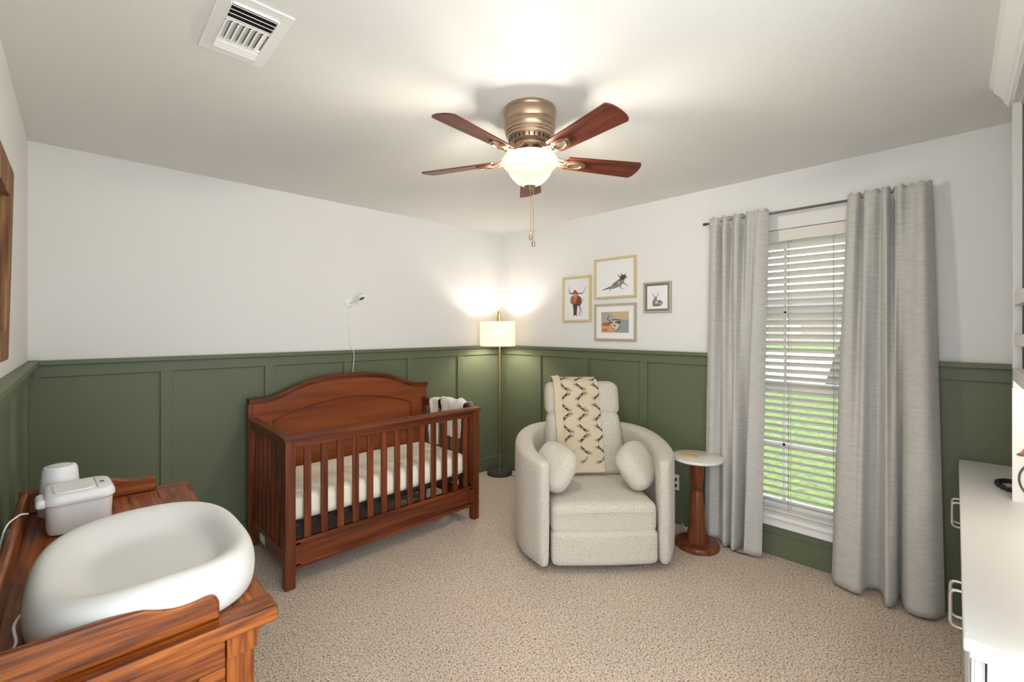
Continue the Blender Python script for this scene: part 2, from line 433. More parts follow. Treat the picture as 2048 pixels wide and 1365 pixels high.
# blinds hang inside the opening
BX = XR+.045
bl = thing('window_blind', 'white horizontal slat blind, slats half open, in the window', 'blind', (BX, (WY0+WY1)/2, WZ0))
b = B(); box(b, -.028, .028, -hw+.006, hw-.006, hh-.045, hh-.003); box(b, -.036, -.028, -hw+.004, hw-.004, hh-.075, hh-.003)
obj('headrail', b, 'blind', bl, bevel=.002)
ns = 38; pitch = .0446; ta = math.radians(35)
first = None
for k in range(ns):
    z = hh-.105-k*pitch
    if first is None:
        b = B()
        pts = []
        for j in range(7):
            t = -.025+.05*j/6; c = .0022*(1-(t/.025)**2)
            pts.append((t, c+.0014))
        for j in range(6, -1, -1):
            t = -.025+.05*j/6; c = .0022*(1-(t/.025)**2)
            pts.append((t, c-.0014))
        rp = [(t*math.cos(ta)+c*math.sin(ta), -t*math.sin(ta)+c*math.cos(ta)) for t, c in pts]
        prism(b, rp, 1, -hw+.008, hw-.008)
        first = obj('slat', b, 'blind', bl); s = first
    else:
        s = first.copy(); C.objects.link(s); s.parent = bl
    s.location = (0, 0, z)
b = B(); box(b, -.024, .024, -hw+.008, hw-.008, .006, .022); obj('bottom_rail', b, 'blind', bl, bevel=.003)
for y in (-.33, -.115, .12, .33):
    b = B()
    for x in (-.026, .026): box(b, x-.0009, x+.0009, y-.0012, y+.0012, .02, hh-.05)
    obj('ladder_cord', b, 'ladder', bl)

# ------------------------------------------------------------------ outside
GZ = -.30
b = B(); box(b, XR+.15, 17, -60, 40, GZ-.2, GZ); box(b, 44, 130, -140, 90, GZ-.2, GZ-.02)
tag(struct('lawn', b, 'grass'), 'green front lawn outside the window', 'lawn')
b = B(); box(b, 17, 44, -100, 70, GZ-.2, GZ-.03)
tag(struct('road', b, 'sidewalk'), 'pale concrete street beyond the lawn', 'road')
b = B(); box(b, XR+.16, XR+1.3, -3, 5, GZ-.1, GZ+.03)
tag(struct('flower_bed', b, 'mulch'), 'brown mulch bed right under the window outside', 'flower bed')['kind'] = 'stuff'
hs_ = thing('house', 'pink brick house with grey roof across the street', 'house', (66, 15, GZ))
b = B(); box(b, -4, 4, -9, 14, 0, 3.6); obj('wall', b, 'brick', hs_)
b = B(); prism(b, [(-5, 3.5), (0, 6.2), (5, 3.5)], 1, -10, 15); obj('roof', b, 'roof', hs_)
for y in (-6, -1, 6, 10):
    b = B(); box(b, -4.06, -4, y, y+1.4, 1.1, 2.6); obj('window', b, 'white_trim', hs_)
b = B(); box(b, -4.06, -4, 2.6, 3.7, .1, 2.3); obj('door', b, 'white_trim', hs_)
def tree(x, y, h, r, tr, label, lean=0, group=None, crown=True):
    t = thing('tree', label, 'tree', (x, y, GZ), 0, group)
    b = B()
    tube(b, [(0, 0, -.1), (.02, 0, .25), (.02, lean*.3, h*.3), (0, lean, h*.8)], lambda s: tr*(1.0+.9*max(0, .12-s)/.12)*(1-.4*s), 18, smooth=14)
    for k in range(4):
        a = k*1.7; tube(b, [(0, lean*.7, h*.55), (math.cos(a)*r*.4, lean+math.sin(a)*r*.4, h*.8)], tr*.3, 8)
    obj('trunk', b, 'bark', t)
    if crown:
        b = B(); rnd = random.Random(int(x*13+y))
        for k in range(16):
            c = Vector((rnd.uniform(-.55, .55)*r, lean+rnd.uniform(-.55, .55)*r, h*.8+rnd.uniform(-.3, .5)*r))
            m_ = Matrix.Translation(c) @ Matrix.Scale(r*rnd.uniform(.35, .55), 4)
            bmesh.ops.create_icosphere(b, subdivisions=2, radius=1, matrix=m_)
        for v in b.verts: v.co += v.co.normalized()*noise.noise(v.co*1.3)*r*.18
        obj('crown', b, 'leaf', t)
    return t
tree(15.2, 2.45, 9.5, 3.6, .42, 'thick grey tree trunk standing on the lawn outside the window', lean=-2.4)
tree(72, 38, 9, 5, .3, 'leafy green tree left of the brick house across the street')
tree(74, 2, 10, 5.5, .3, 'leafy green tree right of the brick house across the street')

# ================================================================== CEILING FAN
FX, FY = 1.468, 1.388
fan = thing('ceiling_fan', 'five-blade flush ceiling fan with antique brass motor and lit glass bowl', 'ceiling fan', (FX, FY, ZC))
b = B()
lathe(b, [(.001, 0), (.117, 0), (.119, -.012), (.115, -.018), (.117, -.03), (.117, -.062), (.114, -.066), (.117, -.071), (.117, -.088),
          (.113, -.093), (.112, -.106), (.108, -.110), (.108, -.118), (.103, -.122), (.102, -.130), (.096, -.134), (.090, -.150), (.075, -.156), (.001, -.156)], n=64, cap=False)
obj('motor_housing', b, 'antique', fan)
b = B()
for k in range(26):
    a = 2*PI*k/26; c, s = math.cos(a), math.sin(a)
    vs = box(b, -.0012, .0012, -.0028, .0028, -.010, .010)
    for v in vs:
        x, y, z = v.co; R = .0945+x; v.co = (R*c-y*s, R*s+y*c, z-.1405)
obj('vent_slots', b, 'ventdark', fan)
b = B(); lathe(b, [(.001, -.156), (.068, -.156), (.072, -.160), (.072, -.172), (.066, -.178), (.001, -.178)], n=48, cap=False)
obj('flywheel', b, 'antique', fan)
b = B(); lathe(b, [(.001, -.176), (.040, -.176), (.040, -.200), (.046, -.203), (.099, -.206), (.1055, -.210), (.1055, -.216), (.001, -.218)], n=48, cap=False)
obj('light_fitter', b, 'antique', fan)
b = B()
prof = [(.112, -.216), (.121, -.218), (.126, -.226), (.127, -.238), (.123, -.250), (.113, -.260), (.104, -.268), (.097, -.282), (.088, -.298), (.074, -.315), (.056, -.330), (.034, -.341), (.012, -.346), (.001, -.347)]
inner = [(max(r-.005, .0005), z+.004) for r, z in reversed(prof)]
lathe(b, prof+inner, n=56, cap=False)
obj('glass_bowl', b, 'bowl', fan)
b = B(); lathe(b, [(.001, -.340), (.026, -.340), (.027, -.345), (.018, -.352), (.010, -.360), (.006, -.366), (.001, -.368)], n=24, cap=False)
obj('finial', b, 'antique', fan)
for (dx, dy, L, nm) in ((.004, -.018, .235, 0), (.012, .006, .20, 1)):
    b = B(); z0 = -.352
    tube(b, [(dx, dy, z0), (dx, dy, z0-L)], .0014, 6)
    for k in range(12): 
        zz = z0-L*k/12
        lathe(b, [(.0005, zz+.002), (.0024, zz), (.0005, zz-.002)], dx, dy, 8, cap=False)
    ch = obj('pull_chain', b, 'brass', fan)
    b = B(); lathe(b, [(.0005, z0-L+.004), (.003, z0-L), (.008, z0-L-.016), (.009, z0-L-.024), (.006, z0-L-.032), (.0005, z0-L-.034)], dx, dy, 16, cap=False)
    obj('pull_knob', b, 'antique', ch)
for k in range(5):
    a = math.radians(-29+72*k)
    ba = bpy.data.objects.new('blade', None)
    # blade outline in its own frame (x outward)
    b = B(); Lx0, Lx1 = .175, .548
    out = []
    def wd(t): return .046+.017*t
    for i in range(13):
        t = i/12; x = Lx0+(Lx1-.02-Lx0)*t; out.append((x, wd(t)))
    tip = []
    W = wd(1)
    for i in range(1, 12):
        th = PI/2-PI*i/12
        tip.append((Lx1-.035+.035*math.cos(th)**.6 if math.cos(th) > 0 else Lx1-.035, W*math.sin(th) if abs(math.sin(th)) < .9 else math.copysign(W*.985, math.sin(th))))
    poly = out+tip+[(x, -y) for x, y in reversed(out)]
    base = [(Lx0-.012*math.cos(t_), -.046*math.sin(t_)) for t_ in (PI/2*.6, 0, -PI/2*.6)]
    poly += [(x, y) for x, y in base]
    prism(b, poly, 2, -.003, .003)
    pit = Matrix.Rotation(math.radians(-13), 4, 'X')
    T = Matrix.Rotation(a, 4, 'Z') @ Matrix.Translation((0, 0, -.222)) @ pit
    o = obj('blade', b, 'blade', fan, bevel=.0015); o.matrix_local = T
    b = B()
    oval = [(.215+.055*math.cos(2*PI*j/32), .030*math.sin(2*PI*j/32)) for j in range(32)]
    prism(b, oval, 2, -.011, -.003)
    ring = [(.215+.036*math.cos(2*PI*j/28), .019*math.sin(2*PI*j/28), -.012) for j in range(28)]
    tube(b, ring, .0035, 8, closed=True)
    tube(b, [(.17, .0, -.008), (.14, 0, -.004), (.10, .0, .02), (.066, 0, .052)], lambda t: .010, 10, smooth=12)
    tube(b, [(.185, .018, -.007), (.14, .020, .0), (.10, .008, .022)], .006, 8, smooth=10)
    tube(b, [(.185, -.018, -.007), (.14, -.020, .0), (.10, -.008, .022)], .006, 8, smooth=10)
    i_ = obj('blade_iron', b, 'antique', o, bevel=.001)
for dx, dy in [(.062*math.cos(math.radians(q)), .062*math.sin(math.radians(q))) for q in (226, 346, 106)]:
    light('fan_bulb', 'POINT', (dx*.8, dy*.8, -.266), FAN_W*2/3, (.97, .99, 1.0), .03, fan)

# ================================================================== CEILING VENT
vx0, vx1, vy0, vy1 = .298, .497, 1.50, 1.865
vt = thing('ceiling_vent', 'white three-way louvred air vent on the ceiling', 'vent', ((vx0+vx1)/2, (vy0+vy1)/2, ZC))
hx, hy = (vx1-vx0)/2, (vy1-vy0)/2
b = B()
ix, iy = hx-.036, hy-.045
for x0, x1, y0, y1 in ((-hx, -ix, -hy, hy), (ix, hx, -hy, hy), (-ix, ix, -hy, -iy), (-ix, ix, iy, hy)):
    box(b, x0, x1, y0, y1, -.006, -.0005)
# raised lip round the louvres, dividing bars
for x0, x1, y0, y1 in ((-ix-.004, -ix, -iy, iy), (ix, ix+.004, -iy, iy), (-ix, ix, -iy-.004, -iy), (-ix, ix, iy, iy+.004),
                       (-ix, ix, -.052, -.047), (-ix, ix, .070, .075)):
    box(b, x0, x1, y0, y1, -.012, -.001)
obj('vent_frame', b, 'vent', vt, bevel=.0015)
b = B(); box(b, -ix, ix, -iy, iy, -.0030, -.0006); obj('duct', b, 'ventdark', vt)
def louv(along, pos, tilt, a0, a1, w_=.018):
    b = B(); c, s = math.cos(tilt), math.sin(tilt)
    q = [(-w_/2*c-.0007*s, -w_/2*s+.0007*c), (w_/2*c-.0007*s, w_/2*s+.0007*c), (w_/2*c+.0007*s, w_/2*s-.0007*c), (-w_/2*c+.0007*s, -w_/2*s-.0007*c)]
    q = [(p[0]+pos, p[1]-.0105) for p in q]
    prism(b, q, 0 if along == 'x' else 1, a0, a1)
    obj('louvre', b, 'vent', vt)
for k in range(4): louv('x', -.130+k*.0225, math.radians(28), -ix, ix, .014)
for k in range(7): louv('y', -ix+.008+k*.0178, math.radians(30), -.047, .070, .0215)
for k in range(3): louv('x', .086+k*.018, math.radians(-25), -ix, ix, .019)

# ================================================================== FLOOR LAMP
lp = thing('floor_lamp', 'brass arc floor lamp with white drum shade in the corner', 'lamp', (3.018, 3.268, 0))
b = B(); lathe(b, [(.001, .0), (.122, .0), (.125, .006), (.125, .040), (.121, .046), (.001, .046)], n=56, cap=False); obj('base', b, 'concrete', lp)
# pole goes up and hooks over towards the room
dx, dy = -.115, -.095
b = B()
tube(b, [(0, 0, .045), (0, 0, .8), (0, 0, 1.50), (dx*.12, dy*.12, 1.57), (dx*.5, dy*.5, 1.615), (dx*.88, dy*.88, 1.57), (dx, dy, 1.50)], .0085, 14, smooth=60)
lathe(b, [(.001, .045), (.016, .045), (.014, .055), (.001, .056)], n=20, cap=False)
obj('pole', b, 'brass', lp)
b = B(); R1, z0, z1 = .172, 1.285, 1.520
lathe(b, [(R1, z0), (R1, z1), (R1-.003, z1), (R1-.003, z0), (R1, z0)], dx, dy, 64, cap=False)
shd = obj('lamp_shade', b, 'shade', lp)
b = B()
for k in range(3):
    a = 2*PI*k/3; tube(b, [(dx, dy, z1-.02), (dx+R1*math.cos(a), dy+R1*math.sin(a), z1-.012)], .002, 6)
tube(b, [(dx, dy, 1.50), (dx, dy, 1.42)], .012, 12)
obj('spider', b, 'brass', shd)
b = B()
bmesh.ops.create_uvsphere(b, u_segments=16, v_segments=12, radius=.03, matrix=Matrix.Translation((dx, dy, 1.395)))
obj('bulb', b, emis('lamp_bulb', '#ffe3bd', 12), lp)
light('lamp_light', 'POINT', (dx, dy, 1.395), LAMP_W, (1, .99, .94), .035, lp)
b = B(); tube(b, [(p[0]-3.018, p[1]-3.268, p[2]) for p in ((3.05, 3.15, .006), (3.08, 3.03, .005), (3.13, 2.85, .005), (3.15, 2.4, .005), (3.16, 1.75, .01), (3.165, 1.60, .1), (3.17, 1.58, .05))], .0028, 8, smooth=40)
obj('cord', b, 'black', lp)

# ================================================================== CRIB
crib = thing('crib', 'dark cherry wood baby crib with arched headboard panel', 'crib', (1.505, 3.0, 0))
ox, oy = 1.505, 3.0
cx0, cx1, cf, cb = .815-ox, 2.200-ox, 2.615-oy, 3.335-oy   # outer x, front face y, headboard front y
TR = .850
def cbx(name, m, x0, x1, y0, y1, z0, z1, bev=.003, par=None):
    b = B(); box(b, x0, x1, y0, y1, z0, z1); return obj(name, b, m, par or crib, bevel=bev)
for x in (cx0, cx1-.055):
    cbx('leg', 'cribz', x, x+.055, cf, cf+.055, 0, TR-.018)
for x in (cx0, cx1-.055):
    cbx('leg', 'cribz', x, x+.055, cb-.005, cb+.045, 0, .86)
cbx('top_rail', 'cribx', cx0-.012, cx1+.012, cf-.014, cf+.062, TR-.020, TR)
cbx('top_rail_board', 'cribx', cx0+.05, cx1-.05, cf+.012, cf+.040, .782, TR-.018, .002)
# bottom rail panel with a framed recess
b = B(); box(b, cx0+.05, cx1-.05, cf+.014, cf+.040, .105, .262)
box(b, cx0+.05, cx1-.05, cf+.004, cf+.030, .236, .262); box(b, cx0+.05, cx1-.05, cf+.004, cf+.030, .105, .132)
box(b, cx0+.05, cx0+.085, cf+.004, cf+.03, .12, .25); box(b, cx1-.085, cx1-.05, cf+.004, cf+.03, .12, .25)
obj('bottom_rail', b, 'cribx', crib, bevel=.002)
nsl = 13
for k in range(nsl):
    x = .921+k*(2.067-.921)/(nsl-1)-ox
    cbx('slat', 'cribz', x, x+.040, cf+.018, cf+.034, .255, .79, .003)
for xs in (cx0, cx1-.04):
    cbx('side_rail', 'criby', xs-(.006 if xs == cx0 else -.0), xs+.046, cf+.05, cb, TR-.020, TR)
    cbx('side_rail_board', 'criby', xs+.008, xs+.034, cf+.05, cb, .785, TR-.018, .002)
    cbx('side_bottom_rail', 'criby', xs+.008, xs+.034, cf+.05, cb, .11, .20, .002)
    for k in range(7):
        y = 2.715-oy+k*.0845
        cbx('slat', 'cribz', xs+.013, xs+.029, y, y+.036, .19, .79, .003)
# headboard
HBP = [(0, .978), (.05, .978), (.105, .985), (.165, 1.016), (.22, 1.050), (.28, 1.075), (.345, 1.092), (.42, 1.101), (.5, 1.104)]
def hbz(t):   # t 0..1 across: shoulders then an arch
    s = min(t, 1-t); s = max(0, min(.5, s))
    for (a, za), (c, zc) in zip(HBP, HBP[1:]):
        if s <= c:
            k = (s-a)/(c-a); return za+(zc-za)*k
    return HBP[-1][1]
NX = 60
hx0, hx1 = .812-ox, 2.206-ox
top = [(hx0+(hx1-hx0)*i/NX, hbz(i/NX)) for i in range(NX+1)]
b = B(); prism(b, [(hx0, .10)]+top+[(hx1, .10)], 1, cb+.006, cb+.034); obj('headboard', b, 'cribpanel', crib, bevel=.002)
b = B()  # thick cap strip following the top
cap = [(x, z+.004) for x, z in top]; low = [(x, z-.020) for x, z in reversed(top)]
prism(b, cap+low, 1, cb-.020, cb+.046)
low2 = [(x, z-.034) for x, z in reversed(top)]
prism(b, [(x, z-.02) for x, z in top]+low2, 1, cb-.010, cb+.036)
obj('headboard_cap', b, 'cribx', crib, bevel=.002)
# frame overlay with an arched opening
px0, px1 = .962-ox, 2.046-ox
def az(t): return .824+.104*math.sin(PI*t)**.9
arch = [(px0+(px1-px0)*i/40, az(i/40)) for i in range(41)]
b = B()
tv = [(x, z-.03) for x, z in top]
prism(b, [(hx0+.002, .12)]+tv[1:-1]+[(hx1-.002, .12), (px1, .12)]+list(reversed(arch))+[(px0, .12)], 1, cb-.004, cb+.007)
obj('headboard_frame', b, 'cribpanel', crib)
b = B()
tube(b, [(px0+.003, cb-.003, .60)]+[(x, cb-.003, z) for x, z in arch]+[(px1-.003, cb-.003, .60)], .0035, 6)
obj('headboard_bead', b, 'cribx', crib)
# metal mattress support
b = B()
box(b, cx0+.05, cx1-.05, cf+.055, cf+.075, .318, .338); box(b, cx0+.05, cx1-.05, cb-.03, cb-.01, .318, .338)
box(b, cx0+.05, cx0+.07, cf+.06, cb-.01, .318, .338); box(b, cx1-.07, cx1-.05, cf+.06, cb-.01, .318, .338)
for k in range(9):
    x = cx0+.15+k*.13; tube(b, [(x, cf+.06, .328), (x, cb-.01, .328)], .004, 6)
for x in (cx0+.055, cx1-.065, cx0+.45, cx1-.45):
    for y in (cf+.058, cb-.03): box(b, x, x+.012, y, y+.018, .16, .33)
obj('mattress_support', b, 'black_metal', crib)
b = B(); box(b, cx0+.0075, cx0+.0085, 3.02-oy, 3.12-oy, .115, .165); obj('label_plate', b, 'paper', crib)

mt = B()
def mfn(o):
    k = noise.noise(Vector((o.x*2.2, o.y*3, 0)))*.006
    wr = .004*math.sin(o.x*17+o.y*6)*max(0, -o.z/.07)
    return (o.x, o.y+wr, o.z+k)
cushion(mt, (.645, .318, .078), .055, .06, 24, mfn)
mo = obj('mattress', mt, 'mattress', sub=1); mo.location = (1.505, 2.985, .416)
tag(mo, 'cream fitted-sheet crib mattress inside the wooden crib', 'mattress')

# cloths on the right end rail of the crib
def drape(name, label, yc, wd_, lin_, lout, seed, lift=.004, mname='cloth', lump=0.0):
    xr = 2.180; b = B(); zt = TR+.006+lift
    def f(u, v):
        y = yc+(u-.5)*wd_*(1+.12*math.sin(v*5+seed))
        s = -lin_+v*(lin_+lout)       # arc length across the rail, inside negative
        hwid = .030
        if s < -hwid: x = xr-hwid-.012; z = zt-(-s-hwid)
        elif s > hwid: x = xr+hwid+.012; z = zt-(s-hwid)
        else:
            th = s/hwid*PI/2; x = xr+(hwid+.012)*math.sin(th); z = zt+.012*math.cos(th)-.012+.006
        k = noise.noise(Vector((y*16+seed, s*9, seed)))*.016+noise.noise(Vector((y*38+seed, s*6, 4)))*.007
        if abs(s) > hwid: x += (k-.004)*(1 if s > 0 else -1)+(.014 if s > 0 else -.014)
        else: z += abs(k)*1.0+lump*(.5+noise.noise(Vector((y*14, s*20, seed))))
        z += .022*noise.noise(Vector((y*9, seed, 0)))*(1 if abs(s) > .06 else 0)
        return (x, y, z)
    grid(b, f, 26, 44)
    o = obj(name, b, mname, sub=1, solid=.003)
    return tag(o, label, 'cloth')
drape('burp_cloth', 'small cream muslin cloth hanging on the crib end rail, nearer the headboard', 3.12, .12, .40, .14, 1.0)
drape('baby_blanket', 'crumpled white baby blanket bunched over the crib end rail by the front post', 2.875, .27, .30, .24, 5.0, .006, lump=.03)
b = B(); cushion(b, (.020, .075, .06), .018, .0, 8); o = obj('fabric_pouch', b, 'darkcloth', sub=1); o.location = (2.245, 2.81, .560)
tag(o, 'black fabric pouch hanging outside the crib end under the blanket', 'bag')

# ================================================================== BABY MONITOR CAMERA
bc = thing('baby_monitor', 'small white baby monitor camera mounted high on the wall above the crib', 'camera', (1.552, YB, 1.655))
b = B(); lathe(b, [(.001, 0), (.034, 0), (.036, .004), (.034, .012), (.028, .016), (.001, .017)], n=32, cap=False)
bmesh.ops.rotate(b, verts=b.verts, matrix=Matrix.Rotation(PI/2, 3, 'X')); obj('wall_mount', b, 'plastic', bc)
b = B(); tube(b, [(0, -.014, 0), (.012, -.06, .012), (.03, -.10, .03)], .009, 12, smooth=10); obj('arm', b, 'plastic', bc)
b = B(); lathe(b, [(.001, .016), (.022, .014), (.031, .006), (.033, 0), (.030, -.008), (.024, -.012), (.001, -.013)], n=32, cap=False)
RT = Matrix.Rotation(math.radians(-30), 4, 'X') @ Matrix.Rotation(math.radians(-14), 4, 'Y')
o = obj('camera_head', b, 'plastic', bc); o.matrix_local = Matrix.Translation((.045, -.115, .043)) @ RT
b = B(); lathe(b, [(.001, -.0145), (.019, -.0145), (.020, -.012), (.001, -.010)], n=28, cap=False); obj('lens', b, 'black', o)
b = B(); box(b, -.004, .004, -.007, 0, -.19, -.03); box(b, -.006, .006, -.009, 0, -.19, -.178); obj('cord_cover', b, 'plastic', bc)
b = B(); tube(b, [(0.0, -.006, -.19), (.003, -.008, -.24), (.0, -.010, -.31), (.010, -.046, -.365), (.014, -.056, -.41), (.016, -.05, -.45), (.014, -.040, -.52), (.012, -.035, -.62)], .0026, 8, smooth=40)
obj('cord', b, 'cord', bc)

# ================================================================== ARMCHAIR
FC = Vector((2.243, 1.505)); cd = Vector((.669, .743)); cs = Vector((.743, -.669))
crot = math.atan2(cs.y, cs.x)     # local x = image right, local y = backwards
ch = thing('recliner', 'oatmeal tweed swivel recliner armchair with curved arms', 'armchair', (FC.x, FC.y, 0), crot)
def wallsweep(b, path, n=44, ns=9):
    """path rows: x, y, width, zbottom, ztop"""
    P3 = catmull([(p[0], p[1], p[2]) for p in path], n); Q3 = catmull([(p[3], p[4], 0) for p in path], n)
    secs = []
    for i in range(n):
        a, c = P3[max(i-1, 0)], P3[min(i+1, n-1)]
        t = Vector((c.x-a.x, c.y-a.y, 0)).normalized(); nr = Vector((t.y, -t.x, 0))
        e = min(i, n-1-i); ends = [.55, .80, .93, 1.0]; k = ends[e] if e < 4 else 1
        w_ = P3[i].z*k; zb, zt = Q3[i].x, Q3[i].y
        zt -= (1-k)*.05; zb += (1-k)*.03
        r = w_*.48
        prof = [(-w_/2+.012, zb), (-w_/2, zb+.02), (-w_/2*1.02, (zb+zt)/2)]
        for j in range(ns+1):
            th = PI-PI*j/ns; prof.append((w_/2*math.copysign(abs(math.cos(th))**.8, math.cos(th)), zt-r*.8+r*.8*math.sin(th)))
        prof += [(w_/2*1.02, (zb+zt)/2), (w_/2, zb+.02), (w_/2-.012, zb)]
        base = Vector((P3[i].x, P3[i].y, 0))
        secs.append([b.verts.new(base+nr*p[0]+Vector((0, 0, p[1]))) for p in prof])
    for s0, s1 in zip(secs, secs[1:]):
        for k in range(len(s0)): b.faces.new((s0[k], s0[(k+1) % len(s0)], s1[(k+1) % len(s0)], s1[k]))
    b.faces.new(secs[0]); b.faces.new(secs[-1])
for sg in (-1, 1):
    b = B()
    wallsweep(b, [(sg*.352, -.005, .060, .035, .655), (sg*.385, .07, .095, .035, .668), (sg*.435, .20, .120, .035, .685), (sg*.455, .38, .125, .035, .705),
                  (sg*.430, .56, .125, .04, .725), (sg*.345, .72, .12, .045, .735), (sg*.20, .815, .11, .05, .735), (0, .845, .10, .05, .73)])
    obj('arm', b, 'chair', ch, sub=1)
b = B(); cushion(b, (.322, .30, .095), .045, .22, 20, lambda o: (o.x*(1+.02*o.y), o.y+.33-.035, o.z+.305+.03*max(0, (.0-o.y)) ))
obj('seat_cushion', b, 'chair', ch, sub=1)
b = B(); cushion(b, (.320, .060, .104), .035, 0, 16, lambda o: (o.x, o.y+.045-.012*math.cos(o.x*4.5), o.z+.147))
obj('footrest', b, 'chair', ch, sub=1)
# seam piping across seat front
b = B(); tube(b, [(-.300, -.006, .346), (0, -.017, .352), (.300, -.006, .346)], .0035, 8, smooth=20); obj('piping', b, 'chair', ch)
def lean(o, z0, y0, k=.16): return (o.x, o.y+y0+(o.z)*k, o.z+z0)
b = B(); cushion(b, (.275, .085, .225), .06, 0, 20, lambda o: ((o.x*(1.10-.32*(o.z+.225))), o.y*(1+.15*math.cos(o.z*6))+.655+o.z*.2, o.z+.62))
obj('backrest', b, 'chair', ch, sub=1)
b = B(); cushion(b, (.278, .075, .122), .06, 0, 18, lambda o: (o.x*(1-.12*max(0, o.z)), o.y*(1+.2*math.cos(o.x*4))+.728+o.z*.2, o.z+.925))
obj('headrest', b, 'chair', ch, sub=1)
b = B(); lathe(b, [(.001, .0), (.25, 0), (.26, .012), (.25, .03), (.10, .04), (.08, .06), (.001, .06)], 0, .42, 40, cap=False); obj('swivel_base', b, 'black', ch)
b = B(); box(b, -.32, .32, .10, .72, .045, .22); obj('chassis', b, 'black', ch, bevel=.02)

# throw blanket over the back
th_ = thing('throw_blanket', 'beige throw with dark antler print draped over the recliner back', 'blanket', (FC.x, FC.y, 0), crot)
prof_t = [(.855, .78), (.872, .92), (.868, 1.02), (.810, 1.070), (.735, 1.072), (.668, 1.045), (.634, .985), (.618, .90), (.604, .835), (.584, .77), (.562, .70), (.540, .60), (.520, .50), (.508, .45), (.490, .435)]
PT = catmull([(p[0], p[1], 0) for p in prof_t], 90)
LEN = [0]
for a, c in zip(PT, PT[1:]): LEN.append(LEN[-1]+(c-a).length)
TL = LEN[-1]
def tprof(s):
    s = max(0, min(TL, s))
    for i in range(len(LEN)-1):
        if LEN[i+1] >= s:
            t = (s-LEN[i])/(LEN[i+1]-LEN[i]+1e-9); return PT[i].lerp(PT[i+1], t)
    return PT[-1]
u0, u1 = -.232, .092
def tsurf(u, s, off=0):
    p = tprof(s); q = tprof(min(s+.01, TL)); r_ = tprof(max(s-.01, 0))
    t = (q-r_); t.normalize(); nr = Vector((-t.y, t.x, 0))
    # outward normal = away from the chair back (towards the sitter / up)
    if nr.x > 0 and p.x < .7: nr = -nr
    if p.x >= .7 and nr.y < 0: nr = -nr
    if p.x > .83: nr = Vector((1, 0, 0))
    v = s/TL
    x = u0+(u1-u0)*u + .035*(v)*1.0 - .0
    fold = .006*math.exp(-((u-.16)/.03)**2)+.004*math.exp(-((u-.985)/.02)**2)
    wob = .003*noise.noise(Vector((x*8, s*5, 2)))
    o = off+fold+wob+.004
    return Vector((x, p.x+nr.x*o, p.y+nr.y*o))
b = B(); grid(b, lambda u, v: tsurf(u, v*TL), 40, 80)
# antler motifs: a curved beam with tines, drawn as thin ribbons on the cloth
def ribbon(pts, w0, w1, C0, sc_, rot, mir, mi=1):
    pts = catmull([(p[0], p[1], 0) for p in pts], 8); L_ = []; R_ = []
    ca, sa = math.cos(rot), math.sin(rot)
    for i, p in enumerate(pts):
        a = pts[max(i-1, 0)]; c = pts[min(i+1, len(pts)-1)]; t = (c-a).normalized(); nr = Vector((-t.y, t.x, 0))
        w_ = w0+(w1-w0)*i/(len(pts)-1)
        for lst, sg in ((L_, 1), (R_, -1)):
            q = p+nr*w_*sg; x, y = q.x*sc_, q.y*sc_*mir
            X, Y = C0[0]+x*ca-y*sa, C0[1]+x*sa+y*ca
            uu = (X)/(u1-u0); lst.append(b.verts.new(tsurf(min(max(uu, 0), 1), min(Y, TL), .0022)))
    for i in range(len(pts)-1): b.faces.new((L_[i], L_[i+1], R_[i+1], R_[i])).material_index = mi
def antler(x, s, sc_, rot, mir, dirn=1):
    beam = [(0, 0), (dirn*.06, .30), (dirn*.34, .54), (dirn*.86, .56)]
    ribbon(beam, .036, .018, (x, s), sc_, rot, mir)
    for a_, d_ in (((.04, .20), (.24, .24)), ((.22, .45), (.66, .40)), ((.45, .56), (.85, .72)), ((.26, .48), (.58, .76))):
        a_ = (a_[0]*dirn, a_[1]); d_ = (d_[0]*dirn, d_[1])
        mid = ((a_[0]+d_[0])/2, (a_[1]+d_[1])/2+.03)
        ribbon([a_, mid, d_], .026, .014, (x, s), sc_, rot, mir)
S0 = .30    # arc length near the crest of the back
Wt = u1-u0
for r_ in range(5):
    ss = S0+.012+r_*.150
    for c_ in range(3):
        k = .086 if (c_+r_) % 2 else .078
        antler((.050, .168, .292)[c_], ss-.010, k, 0, -1, 1); antler((.050, .168, .292)[c_], ss+.010, k, 0, 1, 1)
        if ss+.075 < TL-.07:
            k = .074 if (c_+r_) % 2 else .082
            antler((.086, .202, .322)[c_], ss+.075-.010, k*.85, 0, -1, -1); antler((.086, .202, .322)[c_], ss+.075+.010, k*.85, 0, 1, -1)
obj('cloth', b, ['throw', 'antler'], th_, normals=False)
b = B(); grid(b, lambda u, v: tsurf(-.02+u*.17, .12+v*(TL-.20), .008), 8, 60); obj('fold', b, 'throw', th_, solid=.004, normals=False)

# arm pillows
def pillow(label, u, v, z, rx_, ry_, rz_, sx=.125, sy=.145):
    b = B()
    def f(o):
        x, y, z_ = o
        k = 1-.28*abs(y/sy)**1.6*0
        pin = .018*math.exp(-((x)/.02)**2)*max(0, y/sy)
        dent = .012*math.exp(-((y)/.012)**2)*max(0, (x/sx-.2))
        return (x*(1-.18*(abs(y)/sy)**2), y*(1-.12*(abs(x)/sx)**2), z_-math.copysign(dent, z_))
    cushion(b, (sx, sy, .058), .056, .45, 18, f)
    o = obj('throw_pillow', b, 'pillowf', sub=1)
    wp = FC+cs*u+cd*v; o.location = (wp.x, wp.y, z)
    o.rotation_euler = (Matrix.Rotation(crot, 4, 'Z') @ Matrix.Rotation(rz_, 4, 'Z') @ Matrix.Rotation(ry_, 4, 'Y') @ Matrix.Rotation(rx_, 4, 'X')).to_euler()
    return tag(o, label, 'pillow', 'small tweed pillows on the recliner')
